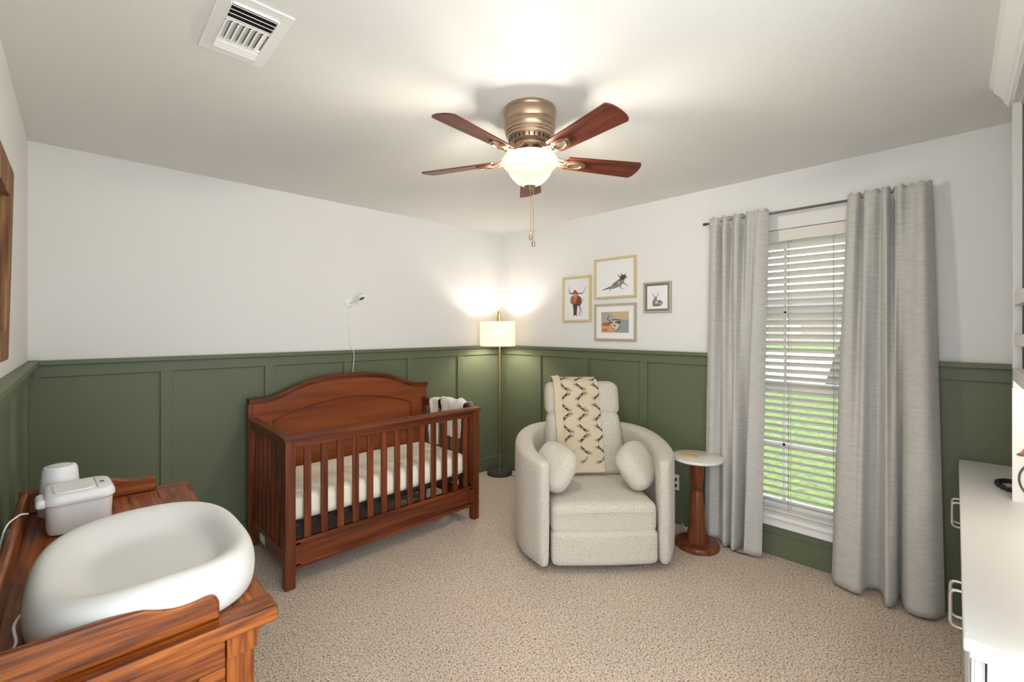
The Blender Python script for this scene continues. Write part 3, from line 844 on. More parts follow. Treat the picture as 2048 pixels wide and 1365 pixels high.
pillow('small tweed pillow against the left arm of the recliner, below the throw', -.275, .225, .565, math.radians(18), math.radians(-56), math.radians(20), .150, .155)
pillow('small tweed pillow against the right arm of the recliner, pinched crease', .268, .25, .560, math.radians(18), math.radians(56), math.radians(-24), .148, .155)

# ================================================================== SIDE TABLE
stb = thing('side_table', 'round pedestal side table, turned wood with white marble top', 'side table', (2.955, 1.262, 0))
b = B()
lathe(b, [(.001, 0), (.134, 0), (.138, .006), (.138, .026), (.134, .034), (.001, .036)], n=56, cap=False)
obj('base', b, 'walnut', stb)
b = B()
lathe(b, [(.001, .034), (.062, .034), (.060, .06), (.052, .16), (.044, .26), (.038, .345), (.034, .362), (.026, .374), (.020, .378), (.026, .386), (.033, .400), (.038, .44), (.042, .50), (.045, .575), (.045, .580), (.001, .580)], n=48, cap=False)
obj('pedestal', b, 'walnut', stb)
b = B(); lathe(b, [(.001, .578), (.155, .578), (.164, .584), (.166, .590), (.164, .597), (.160, .599), (.001, .599)], n=64, cap=False)
obj('tabletop', b, 'marble', stb)
b = B(); lathe(b, [(.001, 0), (.050, 0), (.055, .003), (.055, .008), (.052, .010), (.040, .010), (.038, .007), (.001, .007)], n=32, cap=False)
for v in b.verts: v.co.x *= 1+.07*math.sin(3*math.atan2(v.co.y, v.co.x)); v.co.y *= 1+.05*math.sin(5*math.atan2(v.co.y, v.co.x))
o = obj('coaster', b, 'coaster'); o.location = (2.945, 1.305, .599); tag(o, 'tan rough-edged stone coaster on the marble side table', 'coaster')

# ================================================================== OUTLET, PLUGS, CORDS
ot = thing('wall_outlet', 'white wall outlet plate on green wall behind the armchair', 'outlet', (XR-.006, 1.535, .305), -PI/2)
b = B(); box(b, -.036, .036, -.006, 0, -.058, .058); obj('plate', b, 'plastic', ot, bevel=.002)
for z in (.022, -.022):
    p_ = thing('power_plug', 'upper black plug in the wall outlet' if z > 0 else 'lower black plug in the wall outlet', 'plug', (XR-.012, 1.535, .305+z), -PI/2, 'plugs in the wall outlet')
    b = B(); cushion(b, (.013, .014, .011), .005, 0, 6, lambda o: (o.x+.010, o.y-.014, o.z)); obj('plug_body', b, 'plug', p_)
    b = B(); tube(b, [(.012, -.026, 0), (-.03, -.034, -.006), (-.07, -.03, -.03), (-.12, -.02, -.10), (-.13, -.02, -.25+(.0 if z > 0 else .02)), (-.15, -.03, -.29-z)], .003, 8, smooth=24); obj('plug_cord', b, 'plug', p_)
b = B(); tube(b, [(3.16, 1.46, .02), (3.13, 1.44, .035), (3.11, 1.41, .012), (3.14, 1.40, .03), (3.16, 1.37, .01), (3.12, 1.38, .008)], .0035, 8, smooth=30)
tag(obj('white_cable', b, 'cord'), 'short loose white cable end by the baseboard behind the side table', 'cable')
b = B(); tube(b, [(3.17, 1.20, .006), (3.08, 1.10, .006), (3.05, 1.02, .006), (3.10, .95, .006)], .003, 8, smooth=24)
tag(obj('black_cable', b, 'plug'), 'thin black cable on the carpet under the left curtain hem', 'cable')

# ================================================================== CURTAINS
rod = thing('curtain_rod', 'thin steel double curtain rod above the window', 'curtain rod', (3.125, .70, 2.172))
b = B(); tube(b, [(0, -.55, .004), (0, .575, .004)], .0075, 14)
obj('rod', b, 'steel', rod)
b = B(); tube(b, [(0, .572, .004), (0, .590, .004)], .010, 14); obj('end_cap', b, 'steel', rod)
b = B(); tube(b, [(0, -.560, .004), (0, -.548, .004)], .010, 14); obj('end_cap', b, 'steel', rod)
for y in (.53, -.50):
    b = B(); box(b, .0, .081, y-.006, y+.006, -.004, .004); box(b, .075, .0805, y-.012, y+.012, -.03, .03); obj('bracket', b, 'steel', rod)
def curtain(label, top, bot, mid=None, zt=2.205, zb=.018, seed=0, hem=None):
    """top / bot: plan control points (y, x-offset towards the room) at the same parameters"""
    NU, NV = 150, 60
    T = catmull([(p[0], p[1], 0) for p in top], NU+1); Bm = catmull([(p[0], p[1], 0) for p in bot], NU+1)
    Md = catmull([(p[0], p[1], 0) for p in (mid or bot)], NU+1)
    rz = 2.176
    def f(u, v):
        z = zt-(zt-zb)*v; i = round(u*NU); i = min(i, NU)
        tt = (rz-z)/(rz-zb); tt = max(0, min(1, tt))
        a, m_, c = T[i], Md[i], Bm[i]
        if mid:
            p = a.lerp(m_, tt/.45) if tt < .45 else m_.lerp(c, (tt-.45)/.55)
            s = min(1, abs(tt-.45)/.2)
        else:
            e = tt**.85; p = a.lerp(c, e)
        pin = math.exp(-((z-rz)/.022)**2)         # gathered tight where the rod runs
        depth = max(p.y*1.55-.008, -.055); depth = depth*(1-pin)+(.013+.2*max(depth, 0))*pin
        
        y = p.x
        wob = .004*noise.noise(Vector((y*7+seed, z*2.5, seed)))*(1-pin)
        zz = z+(.006*math.sin(i*.45+seed) if v < .004 else 0)
        if hem: zz += hem(u)*v**6
        return (3.125-depth-wob, y, zz)
    b = B(); grid(b, f, NU, NV)
    o = obj('curtain', b, 'curtain', solid=.0025, normals=False, sharp=180)
    return tag(o, label, 'curtain', 'grey linen curtain panels')
curtain('grey linen curtain panel on the left side of the window, beside the side table',
    [(1.245, .0), (1.225, .020), (1.190, .026), (1.168, -.018), (1.150, .024), (1.128, .022), (1.108, -.022), (1.075, .026), (1.050, .020), (1.030, -.024), (.995, .026), (.965, .015), (.945, .020), (.925, .028), (.895, .018), (.875, .004)],
    [(1.285, .0), (1.262, .012), (1.235, .022), (1.190, .010), (1.160, .026), (1.138, .050), (1.118, .055), (1.100, .012), (1.082, .056), (1.058, .064), (1.040, -.022), (1.020, -.020), (1.005, .050), (.985, .056), (.940, .052), (.905, .036)], seed=1)
curtain('grey linen curtain panel on the right side of the window, hem flaring out',
    [(.474, .010), (.455, .026), (.430, .024), (.412, -.015), (.392, .030), (.355, .032), (.330, .010), (.318, .034), (.300, .034), (.288, -.020), (.270, .010), (.250, .034), (.225, .018), (.200, .012), (.175, .030), (.155, .030), (.128, -.004)],
    [(.548, .018), (.525, .055), (.480, .070), (.440, .078), (.405, .070), (.385, .010), (.345, -.005), (.318, .030), (.300, .088), (.282, .092), (.262, .060), (.254, -.010), (.236, .050), (.212, .085), (.165, .090), (.115, .070), (.080, .015)], seed=4)

# ================================================================== PICTURES ON THE WINDOW WALL
AC = {}
def acol(c):
    if c not in AC: AC[c] = plain('print_ink_'+str(len(AC)), c, .8)
    return AC[c]
def picture(label, y1, y0, z0, z1, fw, fmat, matmat, mw, items, bg='#efefee'):
    """y1 (image left) > y0; items in unit picture coordinates"""
    w_, h_ = y1-y0, z1-z0
    t = thing('picture_frame', label, 'picture', (XR-.0006, (y0+y1)/2, z0), -PI/2, 'framed animal prints on the window wall')
    hw_ = w_/2; b = B(); d = .020
    for q in (([(-hw_, 0), (hw_, 0), (hw_-fw, fw), (-hw_+fw, fw)]), ([(-hw_, h_), (-hw_+fw, h_-fw), (hw_-fw, h_-fw), (hw_, h_)]),
              ([(-hw_, 0), (-hw_+fw, fw), (-hw_+fw, h_-fw), (-hw_, h_)]), ([(hw_, 0), (hw_, h_), (hw_-fw, h_-fw), (hw_-fw, fw)])):
        prism(b, q, 1, -d, 0)
    obj('frame', b, fmat, t, bevel=.0015)
    b = B(); box(b, -hw_+fw, hw_-fw, -.009, -.002, fw, h_-fw); obj('mat_board', b, matmat, t)
    iw, ih = w_-2*fw-2*mw, h_-2*fw-2*mw
    mats = [acol(bg)]; b = B(); box(b, -iw/2, iw/2, -.0105, -.009, fw+mw, h_-fw-mw)
    lay = [0]
    def pt(p): return (-iw/2+p[0]*iw, fw+mw+p[1]*ih)
    for kind, col, *a in items:
        m_ = acol(col)
        if m_ not in mats: mats.append(m_)
        mi = mats.index(m_); lay[0] += 1; yy = -.0106-.00006*lay[0]
        if kind == 'poly':
            vs = [b.verts.new((pt(p)[0], yy, pt(p)[1])) for p in a[0]]; b.faces.new(vs).material_index = mi
        elif kind == 'blob':
            (cx, cy, rx_, ry_) = a[0]; rot = a[1] if len(a) > 1 else 0; rg = random.Random(lay[0]*7+len(label)); vs = []
            for k in range(18):
                th = 2*PI*k/18; jr = 1+rg.uniform(-.12, .12); x, y = rx_*math.cos(th)*jr, ry_*math.sin(th)*jr
                q = pt((cx+x*math.cos(rot)-y*math.sin(rot), cy+x*math.sin(rot)+y*math.cos(rot))); vs.append(b.verts.new((q[0], yy, q[1])))
            b.faces.new(vs).material_index = mi
        elif kind == 'line':
            ps = catmull([(p[0], p[1], 0) for p in a[0]], 12); w0, w1 = a[1], a[2]; L_ = []; R_ = []
            for i, p in enumerate(ps):
                q0 = ps[max(i-1, 0)]; q1 = ps[min(i+1, 11)]; tt = (q1-q0).normalized(); nr = Vector((-tt.y, tt.x, 0)); ww = w0+(w1-w0)*i/11
                for lst, sg in ((L_, 1), (R_, -1)):
                    q = p+nr*ww*sg; r_ = pt((q.x, q.y)); lst.append(b.verts.new((r_[0], yy, r_[1])))
            for i in range(11): b.faces.new((L_[i], L_[i+1], R_[i+1], R_[i])).material_index = mi
    obj('print', b, mats, t, normals=False)
    return t
cow = [('line', '#5a5552', [(.40, .66), (.22, .66), (.17, .74), (.20, .88)], .022, .006), ('line', '#5a5552', [(.52, .66), (.72, .64), (.84, .72), (.93, .84)], .018, .005),
       ('blob', '#a5654a', (.48, .50, .17, .15)), ('blob', '#8f4f38', (.44, .66, .09, .08)), ('blob', '#b87558', (.44, .55, .10, .12)), ('blob', '#7c4534', (.60, .44, .12, .13)), ('blob', '#9d5f48', (.30, .48, .07, .11)),
       ('poly', '#4d3a35', [(.33, .40), (.55, .38), (.52, .20), (.48, .08), (.40, .08), (.36, .22)]), ('line', '#4d3a35', [(.38, .30), (.38, .15), (.37, .05)], .02, .012), ('line', '#6a4a42', [(.62, .34), (.66, .22), (.62, .06)], .02, .012),
       ('line', '#5d4038', [(.50, .25), (.50, .12), (.51, .05)], .018, .012), ('blob', '#d3a48c', (.44, .60, .03, .04)), ('line', '#7c4534', [(.72, .46), (.78, .50), (.80, .42)], .01, .004), ('line', '#9a8d86', [(.70, .26), (.74, .14), (.70, .06)], .012, .006)]
liz = [('line', '#55504e', [(.14, .15), (.30, .20), (.45, .25)], .008, .035), ('poly', '#8b8583', [(.33, .19), (.45, .33), (.60, .44), (.70, .50), (.78, .44), (.74, .30), (.62, .22), (.46, .17)]),
       ('blob', '#4c4846', (.73, .50, .085, .07), .5), ('line', '#3c3836', [(.66, .50), (.61, .56), (.60, .60)], .015, .004), ('line', '#3c3836', [(.70, .55), (.70, .63)], .014, .003), ('line', '#3c3836', [(.78, .54), (.82, .61)], .014, .003),
       ('line', '#3c3836', [(.82, .50), (.84, .46)], .02, .006), ('line', '#5d5856', [(.66, .26), (.68, .18), (.76, .14)], .014, .004), ('line', '#5d5856', [(.74, .34), (.82, .26), (.88, .22)], .014, .004), ('line', '#5d5856', [(.38, .20), (.36, .13), (.38, .10)], .014, .004),
       ('blob', '#6d6866', (.52, .31, .06, .03), .6), ('blob', '#a8a2a0', (.62, .34, .05, .03), .6), ('blob', '#5f5a58', (.66, .42, .04, .02), .6), ('line', '#2e2a28', [(.68, .46), (.74, .44), (.80, .42)], .008, .004)]
lng = [('poly', '#c9a07c', [(0, .55), (.35, .45), (.55, .0), (0, 0)]), ('poly', '#a9a69b', [(0, .55), (.0, 1), (.35, 1), (.5, .6), (.35, .45)]), ('poly', '#c4b092', [(.35, 1), (1, 1), (1, .62), (.5, .6)]), ('poly', '#8f9a9b', [(.5, .6), (1, .62), (1, 0), (.55, 0), (.45, .35)]),
       ('blob', '#a4624c', (.18, .40, .17, .09)), ('blob', '#c9b8a4', (.52, .38, .20, .17), .3), ('blob', '#dccfbe', (.50, .26, .11, .16), -.4), ('blob', '#6b5549', (.60, .50, .10, .05), .2), ('blob', '#8d5544', (.34, .47, .08, .06)),
       ('line', '#5e5d57', [(.34, .56), (.24, .64), (.27, .78), (.29, .86)], .025, .008), ('line', '#5e5348', [(.40, .60), (.55, .63), (.70, .60), (.78, .62)], .03, .012), ('line', '#7a7466', [(.30, .80), (.42, .80), (.48, .74)], .008, .004),
       ('line', '#3d342f', [(.36, .34), (.42, .18), (.54, .06)], .012, .010), ('blob', '#3a302c', (.68, .47, .04, .04)), ('blob', '#8a4a3e', (.50, .33, .04, .05)), ('blob', '#8a4a3e', (.48, .20, .03, .03)), ('line', '#574a42', [(.64, .44), (.70, .30), (.60, .12)], .010, .008), ('blob', '#b7794f', (.14, .12, .10, .08))]
rab = [('line', '#77706a', [(.42, .50), (.30, .60), (.28, .72)], .02, .006), ('line', '#77706a', [(.44, .50), (.54, .60), (.55, .74)], .02, .006), ('line', '#8d8680', [(.32, .62), (.26, .66)], .01, .004), ('line', '#8d8680', [(.52, .62), (.58, .66)], .01, .004),
       ('blob', '#938b84', (.42, .44, .08, .09)), ('blob', '#857d76', (.40, .28, .14, .14)), ('blob', '#9d958e', (.60, .26, .17, .12)), ('blob', '#e2deda', (.45, .28, .05, .05)), ('blob', '#77706a', (.46, .15, .22, .045)), ('blob', '#736b64', (.62, .32, .05, .06))]
picture('gold framed print of a brown horned cow, leftmost of the prints', 2.605, 2.288, 1.512, 1.918, .020, 'gold', 'paper', .012, cow, '#e6e7e7')
picture('gold framed print of a grey spiny lizard, topmost of the prints', 2.251, 1.852, 1.705, 2.043, .018, 'gold', 'paper', .012, liz, '#e8e9e9')
picture('champagne framed colour print of a longhorn head, lowest of the prints', 2.251, 1.852, 1.350, 1.660, .018, 'champagne', 'paper', .050, lng, '#b8b2a4')
picture('small framed print of an antlered rabbit with grey mat, rightmost of the prints', 1.786, 1.558, 1.574, 1.812, .014, 'champagne', 'greymat', .016, rab, '#e9e9e9')

# rustic frame on the left wall
rf = thing('wooden_wall_frame', 'rustic weathered wood frame hanging on the left wall', 'picture frame', (XL, 1.55, 1.36))
b = B(); W2, Hh, d, fw = .40, .545, .045, .085
for q in (([(-W2, 0), (W2, 0), (W2-fw, fw), (-W2+fw, fw)]), ([(-W2, Hh), (-W2+fw, Hh-fw), (W2-fw, Hh-fw), (W2, Hh)]),
          ([(-W2, 0), (-W2+fw, fw), (-W2+fw, Hh-fw), (-W2, Hh)]), ([(W2, 0), (W2, Hh), (W2-fw, Hh-fw), (W2-fw, fw)])):
    prism(b, q, 0, .004, d)
    q2 = [(p[0]*.86, Hh/2+(p[1]-Hh/2)*.80) for p in q]; prism(b, q2, 0, .004, d*.55)
obj('frame', b, 'rustic', rf, bevel=.003)
b = B(); box(b, .006, .012, -W2+fw, W2-fw, fw, Hh-fw); obj('mat_board', b, 'paper', rf)
rf.rotation_euler = (0, math.radians(1.2), 0)

# ================================================================== CHANGING TABLE
SS = 1.0865
def S(x, y, z): return (x*SS, y*SS, CAMH+(z-CAMH)*SS)
TZ = S(0, 0, .87)[2]
tx0, ty0, _ = S(-.130, 1.013, .87); tx1, ty1, _ = S(.298, 2.078, .87)
ct = thing('changing_table', 'medium oak changing table dresser with low wooden rails', 'changing table', (tx0, ty0, 0))
Lx, Ly = tx1-tx0, ty1-ty0
b = B(); box(b, 0, Lx, 0, Ly, TZ-.032, TZ)
obj('top', b, 'oaky', ct, bevel=.004)
for ya, yb in ((-.004, .062), (Ly-.062, Ly+.004)):
    b = B(); box(b, -.002, Lx+.003, ya, yb, TZ-.034, TZ+.0008); obj('breadboard_end', b, 'oakx', ct, bevel=.004)
b = B()   # breadboard seams and end moulding lines on the top
for x in (Lx-.105, Lx-.19, Lx-.275): box(b, x-.0012, x+.0012, Ly-.16, Ly-.02, TZ-.001, TZ+.0006)
obj('top_seam', b, 'ventdark', ct)
# carcass: corner posts, rails, recessed panels
ins = .035
b = B()
X0, X1, Y0, Y1 = .01, Lx-ins, ins, Ly-ins
z1_ = TZ-.032
for (x, y) in ((X0, Y0), (X1-.055, Y0), (X0, Y1-.055), (X1-.055, Y1-.055)):
    b = B(); box(b, x, x+.055, y, y+.055, 0, z1_); obj('post', b, 'oakz', ct, bevel=.004)
b = B(); box(b, X0+.02, X1-.02, Y0+.022, Y1-.022, .07, z1_-.002); obj('carcass', b, 'oakz', ct, bevel=.002)
for y0_, y1_ in ((Y0+.006, Y0+.024), (Y1-.024, Y1-.006)):
    b = B(); box(b, X0+.055, X1-.055, y0_, y1_, z1_-.085, z1_); box(b, X0+.055, X1-.055, y0_, y1_, .07, .15)
    xm = (X0+X1)/2; box(b, xm-.03, xm+.03, y0_, y1_, .15, z1_-.085)
    box(b, X1-.105, X1-.055, y0_, y1_, .15, z1_-.085); box(b, X0+.055, X0+.10, y0_, y1_, .15, z1_-.085)
    obj('side_frame', b, 'oakx', ct, bevel=.003)
b = B()   # little carved corbel under the near front corner of the top
prism(b, [(X1-.055, z1_), (X1+.022, z1_), (X1+.020, z1_-.018), (X1+.008, z1_-.030), (X1+.006, z1_-.055), (X1, z1_-.065), (X1-.055, z1_-.065)], 1, Y0-.004, Y0+.050)
obj('corbel', b, 'oakz', ct, bevel=.002)
b = B()
prism(b, [(X1-.055, z1_), (X1+.022, z1_), (X1+.020, z1_-.018), (X1+.008, z1_-.030), (X1+.006, z1_-.055), (X1, z1_-.065), (X1-.055, z1_-.065)], 1, Y1-.050, Y1+.004)
obj('corbel', b, 'oakz', ct, bevel=.002)
for k in range(3):      # drawers on the front
    z0_ = .12+k*.215
    b = B(); box(b, X1-.02, X1+.002, Y0+.06, Y1-.06, z0_, z0_+.20); dr = obj('drawer', b, 'oaky', ct, bevel=.004)
    for yy in (.30, Ly-.30):
        b = B(); lathe(b, [(.001, 0), (.006, .0), (.006, .012), (.015, .018), (.015, .024), (.001, .028)], n=20, cap=False)
        bmesh.ops.rotate(b, verts=b.verts, matrix=Matrix.Rotation(PI/2, 3, 'Y')); bmesh.ops.translate(b, verts=b.verts, vec=(X1+.002, yy, z0_+.1))
        obj('knob', b, 'antique', dr)
# rails
def rail_end(yl):
    b = B(); h = .076
    x_in = .0; x_out = S(.203, 0, 0)[0]-tx0
    prof = [(x_in, 0), (x_in, h+.004), (x_in+.10*SS, h+.003), (x_out*.60, h), (x_out*.70, h-.010), (x_out*.78, h-.018), (x_out*.86, h-.020), (x_out*.925, h-.019), (x_out*.962, h-.021), (x_out*.985, h-.028), (x_out*.998, h-.040), (x_out, 0)]
    top = catmull([(p[0], p[1], 0) for p in prof[1:-1]], 36)
    prism(b, [(x_in, 0)]+[(p.x, p.y) for p in top]+[(x_out, 0)], 1, yl, yl+.020)
    bmesh.ops.translate(b, verts=b.verts, vec=(0, 0, TZ))
    obj('end_rail', b, 'oakx', ct, bevel=.006, seg=3)
rail_end(S(0, 1.040, 0)[1]-ty0); rail_end(S(0, 2.038, 0)[1]-ty0)
b = B(); box(b, .002, .024, .03, Ly-.03, TZ, TZ+.078); obj('back_rail', b, 'oaky', ct, bevel=.008, seg=4)

# changing pad
pd = B()
pcx, pcy = S(.115, 1.305, 0)[:2]; phx, phy = .193*SS, .262*SS
def pad_r(th):
    # superellipse plan outline
    c, s = math.cos(th), math.sin(th); e = 2.9
    return 1/((abs(c)**e+abs(s)**e)**(1/e))
def padsurf(u, v):
    th = 2*PI*u; r0 = pad_r(th); c, s = math.cos(th), math.sin(th)
    # radial profile: v 0 centre .. 1 bottom outer edge
    prof = [(0, .046), (.22, .046), (.42, .047), (.53, .050), (.61, .059), (.68, .074), (.75, .089), (.82, .099), (.89, .101), (.95, .092), (.985, .072), (1.0, .045), (.99, .018), (.965, .002), (.90, 0)]
    k = v*(len(prof)-1); i = min(int(k), len(prof)-2); t = k-i
    q = [Vector(prof[max(0, min(len(prof)-1, i+d))]) for d in (-1, 0, 1, 2)]
    q = .5*(2*q[1]+(q[2]-q[0])*t+(2*q[0]-5*q[1]+4*q[2]-q[3])*t*t+(3*q[1]-q[0]-3*q[2]+q[3])*t**3)
    r, z = max(q.x, 0), q.y
    # ends (along y) higher, the inner hollow is peanut shaped
    endk = abs(s)**2
    if z > .042: z = .042+(z-.042)*(.90+.25*endk)
    rr = r*r0
    x, y = rr*c*phx, rr*s*phy
    x += .05*phx*max(0, 1-r)*min(1, r*3)
    x *= 1-.035*math.cos(y/phy*PI)*0
    return (x, y, z)
vs = []
NU, NV = 96, 52
rings = []
for j in range(1, NV+1):
    rings.append([pd.verts.new(padsurf(i/NU, j/NV)) for i in range(NU)])
cv = pd.verts.new(padsurf(0, 0))
for i in range(NU): pd.faces.new((cv, rings[0][i], rings[0][(i+1) % NU]))
for a, c in zip(rings, rings[1:]):
    for i in range(NU): pd.faces.new((a[i], c[i], c[(i+1) % NU], a[(i+1) % NU]))
pd.faces.new(rings[-1])
po = obj('changing_pad', pd, 'foam', sub=1, sharp=180); po.location = (pcx, pcy, TZ)
tag(po, 'large white moulded foam changing pad with raised rim on the oak table', 'changing pad')

# wipe warmer
wx, wy, _ = S(.002, 1.845, 0)
wm = thing('wipe_warmer', 'white wipe warmer box with lidded top beside the changing pad', 'wipe warmer', (wx, wy, TZ), math.radians(3))
def rr2(hx_, hy_, r, n=8):
    o = []
    for (sx, sy, a0) in ((1, 1, 0), (-1, 1, PI/2), (-1, -1, PI), (1, -1, 3*PI/2)):
        for k in range(n+1):
            a = a0+PI/2*k/n; o.append((sx*(hx_-r)+r*math.cos(a), sy*(hy_-r)+r*math.sin(a)))
    return o
def loft(b, secs):
    R = [[b.verts.new((p[0], p[1], z)) for p in pts] for pts, z in secs]
    for a, c in zip(R, R[1:]):
        for k in range(len(a)): b.faces.new((a[k], a[(k+1) % len(a)], c[(k+1) % len(a)], c[k]))
    b.faces.new(R[0]); b.faces.new(R[-1])
b = B(); loft(b, [(rr2(.070, .082, .03), .004), (rr2(.074, .086, .034), .012), (rr2(.077, .089, .036), .085), (rr2(.078, .090, .036), .092)]); obj('body', b, 'plastic', wm)
b = B(); loft(b, [(rr2(.080, .093, .038), .092), (rr2(.083, .096, .040), .096), (rr2(.083, .096, .040), .108), (rr2(.076, .089, .036), .120), (rr2(.070, .083, .034), .123)])
ld = obj('lid', b, 'plastic', wm)
b = B(); loft(b, [(rr2(.046, .060, .02), .1225), (rr2(.045, .059, .02), .1255)]); bmesh.ops.translate(b, verts=b.verts, vec=(-.012, 0, 0)); obj('flap', b, 'plastic', ld)
b = B(); cushion(b, (.013, .048, .013), .010, 0, 8); bmesh.ops.translate(b, verts=b.verts, vec=(-.084, -.030, .101)); obj('lid_lip', b, 'plastic', ld)
b = B(); box(b, .050, .060, -.006, .004, .1228, .1242); obj('button', b, 'black', ld)
b = B(); box(b, .040, .0412, -.065, .065, .1226, .1238); obj('seam', b, 'ladder', ld)

# sound machine
sx_, sy_, _ = S(-.040, 2.0, 0)
sm = thing('sound_machine', 'white cone shaped nursery sound machine behind the wipe warmer', 'sound machine', (sx_, sy_, TZ))
b = B(); lathe(b, [(.001, 0), (.052, 0), (.055, .004), (.055, .010), (.044, .150), (.040, .159), (.034, .162), (.001, .162)], n=48, cap=False); obj('body', b, 'plastic', sm)
b = B(); tube(b, [(.030*math.cos(2*PI*k/36), .030*math.sin(2*PI*k/36), .162) for k in range(36)], .0012, 6, closed=True); obj('top_ring', b, 'grey_interior', sm)
# cords behind the table
b = B(); tube(b, [S(-.095, 1.75, .955), S(-.112, 1.72, .962), S(-.135, 1.70, .93), S(-.145, 1.66, .80), S(-.14, 1.6, .60)], .0022, 8, smooth=30)
tag(obj('charger_cord', b, 'cord'), 'thin white cord looping over the back rail of the changing table', 'cord')
b = B(); tube(b, [S(-.075, 1.28, .90), S(-.085, 1.24, .895), S(-.080, 1.20, .88), S(-.09, 1.16, .878)], .0026, 8, smooth=30)
tag(obj('pad_cord', b, 'cord'), 'short pale cord between the changing pad and the back rail', 'cord')

# ================================================================== BUILT-IN CABINETS ON THE RIGHT
bi_rot = math.radians(.79); PV = (3.18, .011, 0)
CTZ = .793
cab = thing('base_cabinet', 'white built-in base cabinet with panelled doors below the worktop', 'cabinet', PV, bi_rot)
LX0 = -1.835
b = B(); box(b, LX0+.012, 0, -.60, -.014, .0, CTZ-.030); obj('body', b, 'white_cabinet', cab, bevel=.002)
nd = 4; dw = (0-(LX0+.03))/nd
for k in range(nd):
    x0 = LX0+.03+k*dw+.004; x1 = x0+dw-.008
    b = B(); box(b, x0, x1, -.012, .004, .10, CTZ-.055)
    for a0, a1, c0, c1 in ((x0, x0+.05, .10, CTZ-.055), (x1-.05, x1, .10, CTZ-.055), (x0+.05, x1-.05, .10, .15), (x0+.05, x1-.05, CTZ-.105, CTZ-.055)):
        box(b, a0, a1, .004, .009, c0, c1)
    dr = obj('door', b, 'white_cabinet', cab, bevel=.0015)
    xh = x1-.028 if k % 2 == 0 else x0+.028
    b = B(); tube(b, [(xh, .006, .598), (xh, .030, .598), (xh, .036, .5995), (xh, .041, .603), (xh, .0435, .609), (xh, .044, .615), (xh, .044, .685), (xh, .0435, .691), (xh, .041, .697), (xh, .036, .7005), (xh, .030, .702), (xh, .006, .702)], .0042, 10)
    obj('handle', b, 'pull_metal', dr)
b = B(); box(b, LX0+.012, 0, -.016, .012, CTZ-.045, CTZ-.028); box(b, LX0+.004, LX0+.014, -.075, -.03, 0, CTZ-.08); obj('trim', b, 'white_cabinet', cab, bevel=.002)
ct_ = B(); box(ct_, LX0, .0, -.615, .022, CTZ-.028, CTZ)
o = obj('worktop', ct_, 'worktop', bevel=.004); o.location = PV; o.rotation_euler = (0, 0, bi_rot)
tag(o, 'long smooth white worktop on the built-in base cabinet', 'worktop')
hu = thing('bookcase', 'white built-in upper bookcase with open shelves and crown moulding', 'bookcase', PV, bi_rot)
HF = -.122       # front face
HX1 = 2.590-PV[0]; HX0 = LX0
b = B()
box(b, HX1-.020, HX1, -.60, HF-.022, CTZ, 2.36); box(b, HX0, HX0+.02, -.60, HF-.022, CTZ, 2.36)
obj('side_panel', b, 'white_cabinet', hu, bevel=.001)
b = B(); box(b, HX1-.024, HX1-.020, -.56, HF-.024, 1.29, 2.30); box(b, HX0+.02, HX1-.02, -.60, -.585, 1.28, 2.30); obj('interior_panel', b, 'grey_interior', hu)
b = B()   # face frame
box(b, HX1-.040, HX1, HF-.024, HF, CTZ, 2.36)
box(b, HX0, HX0+.04, HF-.024, HF, CTZ, 2.36)
box(b, HX0, HX1, HF-.024, HF, 2.308, 2.36); box(b, HX0, HX1, HF-.024, HF, 1.252, 1.30)
box(b, -1.40, -1.36, HF-.024, HF, 1.28, 2.31)
obj('face_frame', b, 'white_cabinet', hu, bevel=.001)
b = B(); box(b, HX0, HX1, -.60, HF-.02, 1.262, 1.285); obj('bottom_shelf', b, 'white_cabinet', hu)
for z0_, z1_s in ((1.390, 1.430), (1.537, 1.582), (1.86, 1.90)):
    if z0_ > 1.8: continue
    b = B(); box(b, HX0+.02, HX1-.02, -.585, HF-.002, z0_, z1_s); obj('shelf', b, 'white_cabinet', hu, bevel=.001)
b = B(); box(b, HX0, HX1, -.60, HF-.02, 2.30, ZC); obj('top_panel', b, 'white_cabinet', hu)
b = B()
cp = [(HF, 2.330), (HF+.008, 2.330), (HF+.010, 2.342), (HF+.018, 2.346), (HF+.020, 2.362), (HF+.034, 2.385), (HF+.046, 2.402), (HF+.048, 2.414), (HF+.056, 2.418), (HF+.058, ZC-.001), (HF-.03, ZC-.001), (HF-.03, 2.330)]
prism(b, cp, 0, HX0, HX1+.055); obj('crown_moulding', b, 'white_trim', hu)
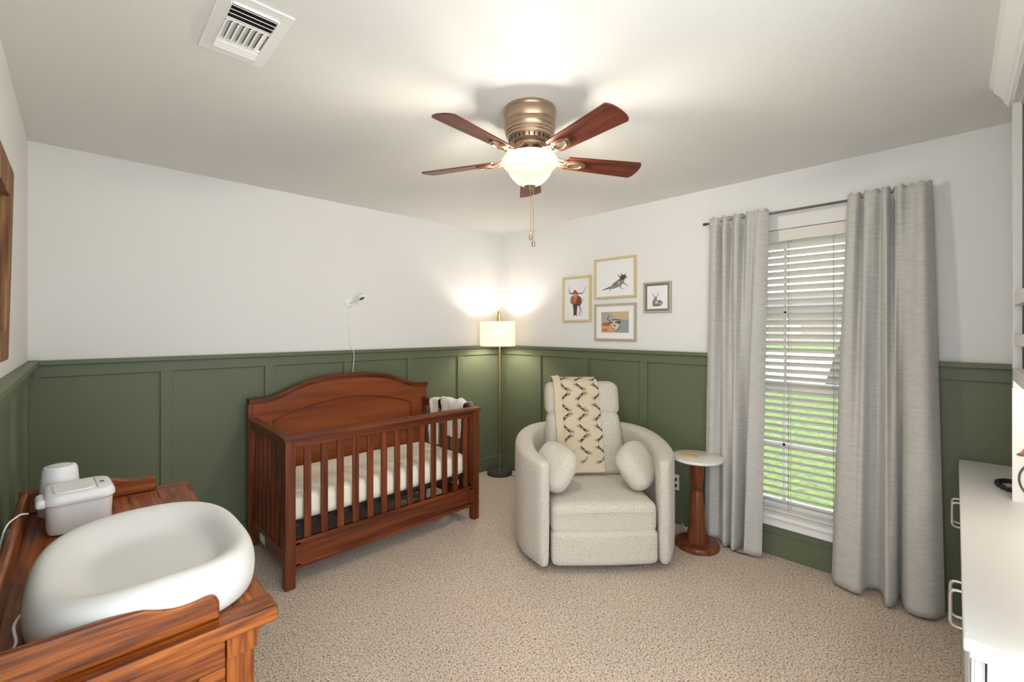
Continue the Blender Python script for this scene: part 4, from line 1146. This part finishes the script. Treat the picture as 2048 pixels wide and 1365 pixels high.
b = B(); lathe(b, [(.001, 0), (.008, 0), (.008, .012), (.017, .020), (.019, .028), (.012, .036), (.001, .038)], n=24, cap=False)
bmesh.ops.rotate(b, verts=b.verts, matrix=Matrix.Rotation(-PI/2, 3, 'Y')); bmesh.ops.translate(b, verts=b.verts, vec=(HX1-.024, HF-.062, 1.985)); obj('peg', b, 'plastic', hu)
b = B(); box(b, HX0+.3, HX1-.12, HF-.075, HF-.045, 1.240, 1.262)
ul = obj('under_light', b, 'strip', hu, bevel=.003)
light('under_light_lamp', 'AREA', (HX0+.75, HF-.10, 1.235), CABINET_W, (1, .93, .86), parent=hu, shape='RECTANGLE', size=1.0, size_y=.04)
# print on thin board standing against the panel under the bookcase
pb = thing('nursery_print', 'white board print of orange bird above a grey ring, under the bookcase', 'print', (PV[0]+HX1-.0455, PV[1]+HF-.0045, CTZ), bi_rot)
b = B(); box(b, 0, .004, -.30, -.002, 0, .43); obj('board', b, 'paper', pb)
b = B(); ringpts = [(-.0012, -.104+.085*math.cos(2*PI*k/40), .090+.085*math.sin(2*PI*k/40)) for k in range(40)]
tube(b, ringpts, .004, 6, closed=True)
for v in b.verts: v.co.x = max(v.co.x, -.0022)
obj('ring_drawing', b, acol('#5d5a57'), pb)
b = B()
def fl(pts, x=-.0008):
    vs = [b.verts.new((x, p[0], p[1])) for p in pts]; return b.faces.new(vs)
fl([(-.0105, .180), (-.020, .188), (-.036, .189), (-.036, .176), (-.020, .174)])
obj('bird_tail', b, acol('#6d665f'), pb, normals=False)
b = B(); fl([(-.020, .184), (-.029, .202), (-.06, .226), (-.10, .222), (-.12, .192), (-.06, .178)], -.0012); obj('bird_body', b, acol('#c0653f'), pb, normals=False)
# dark braided ring lying on the worktop
b = B(); tube(b, [(.085*math.cos(2*PI*k/48), .048*math.sin(2*PI*k/48), .010+.002*math.sin(k*2.4)) for k in range(48)], lambda t: .0085+.0015*math.sin(t*190), 10, closed=True)
o = obj('braided_ring', b, 'ringm'); o.location = (2.745, -.135, CTZ); o.rotation_euler = (0, 0, math.radians(10))
tag(o, 'dark braided oval ring lying on the white worktop', 'ring')
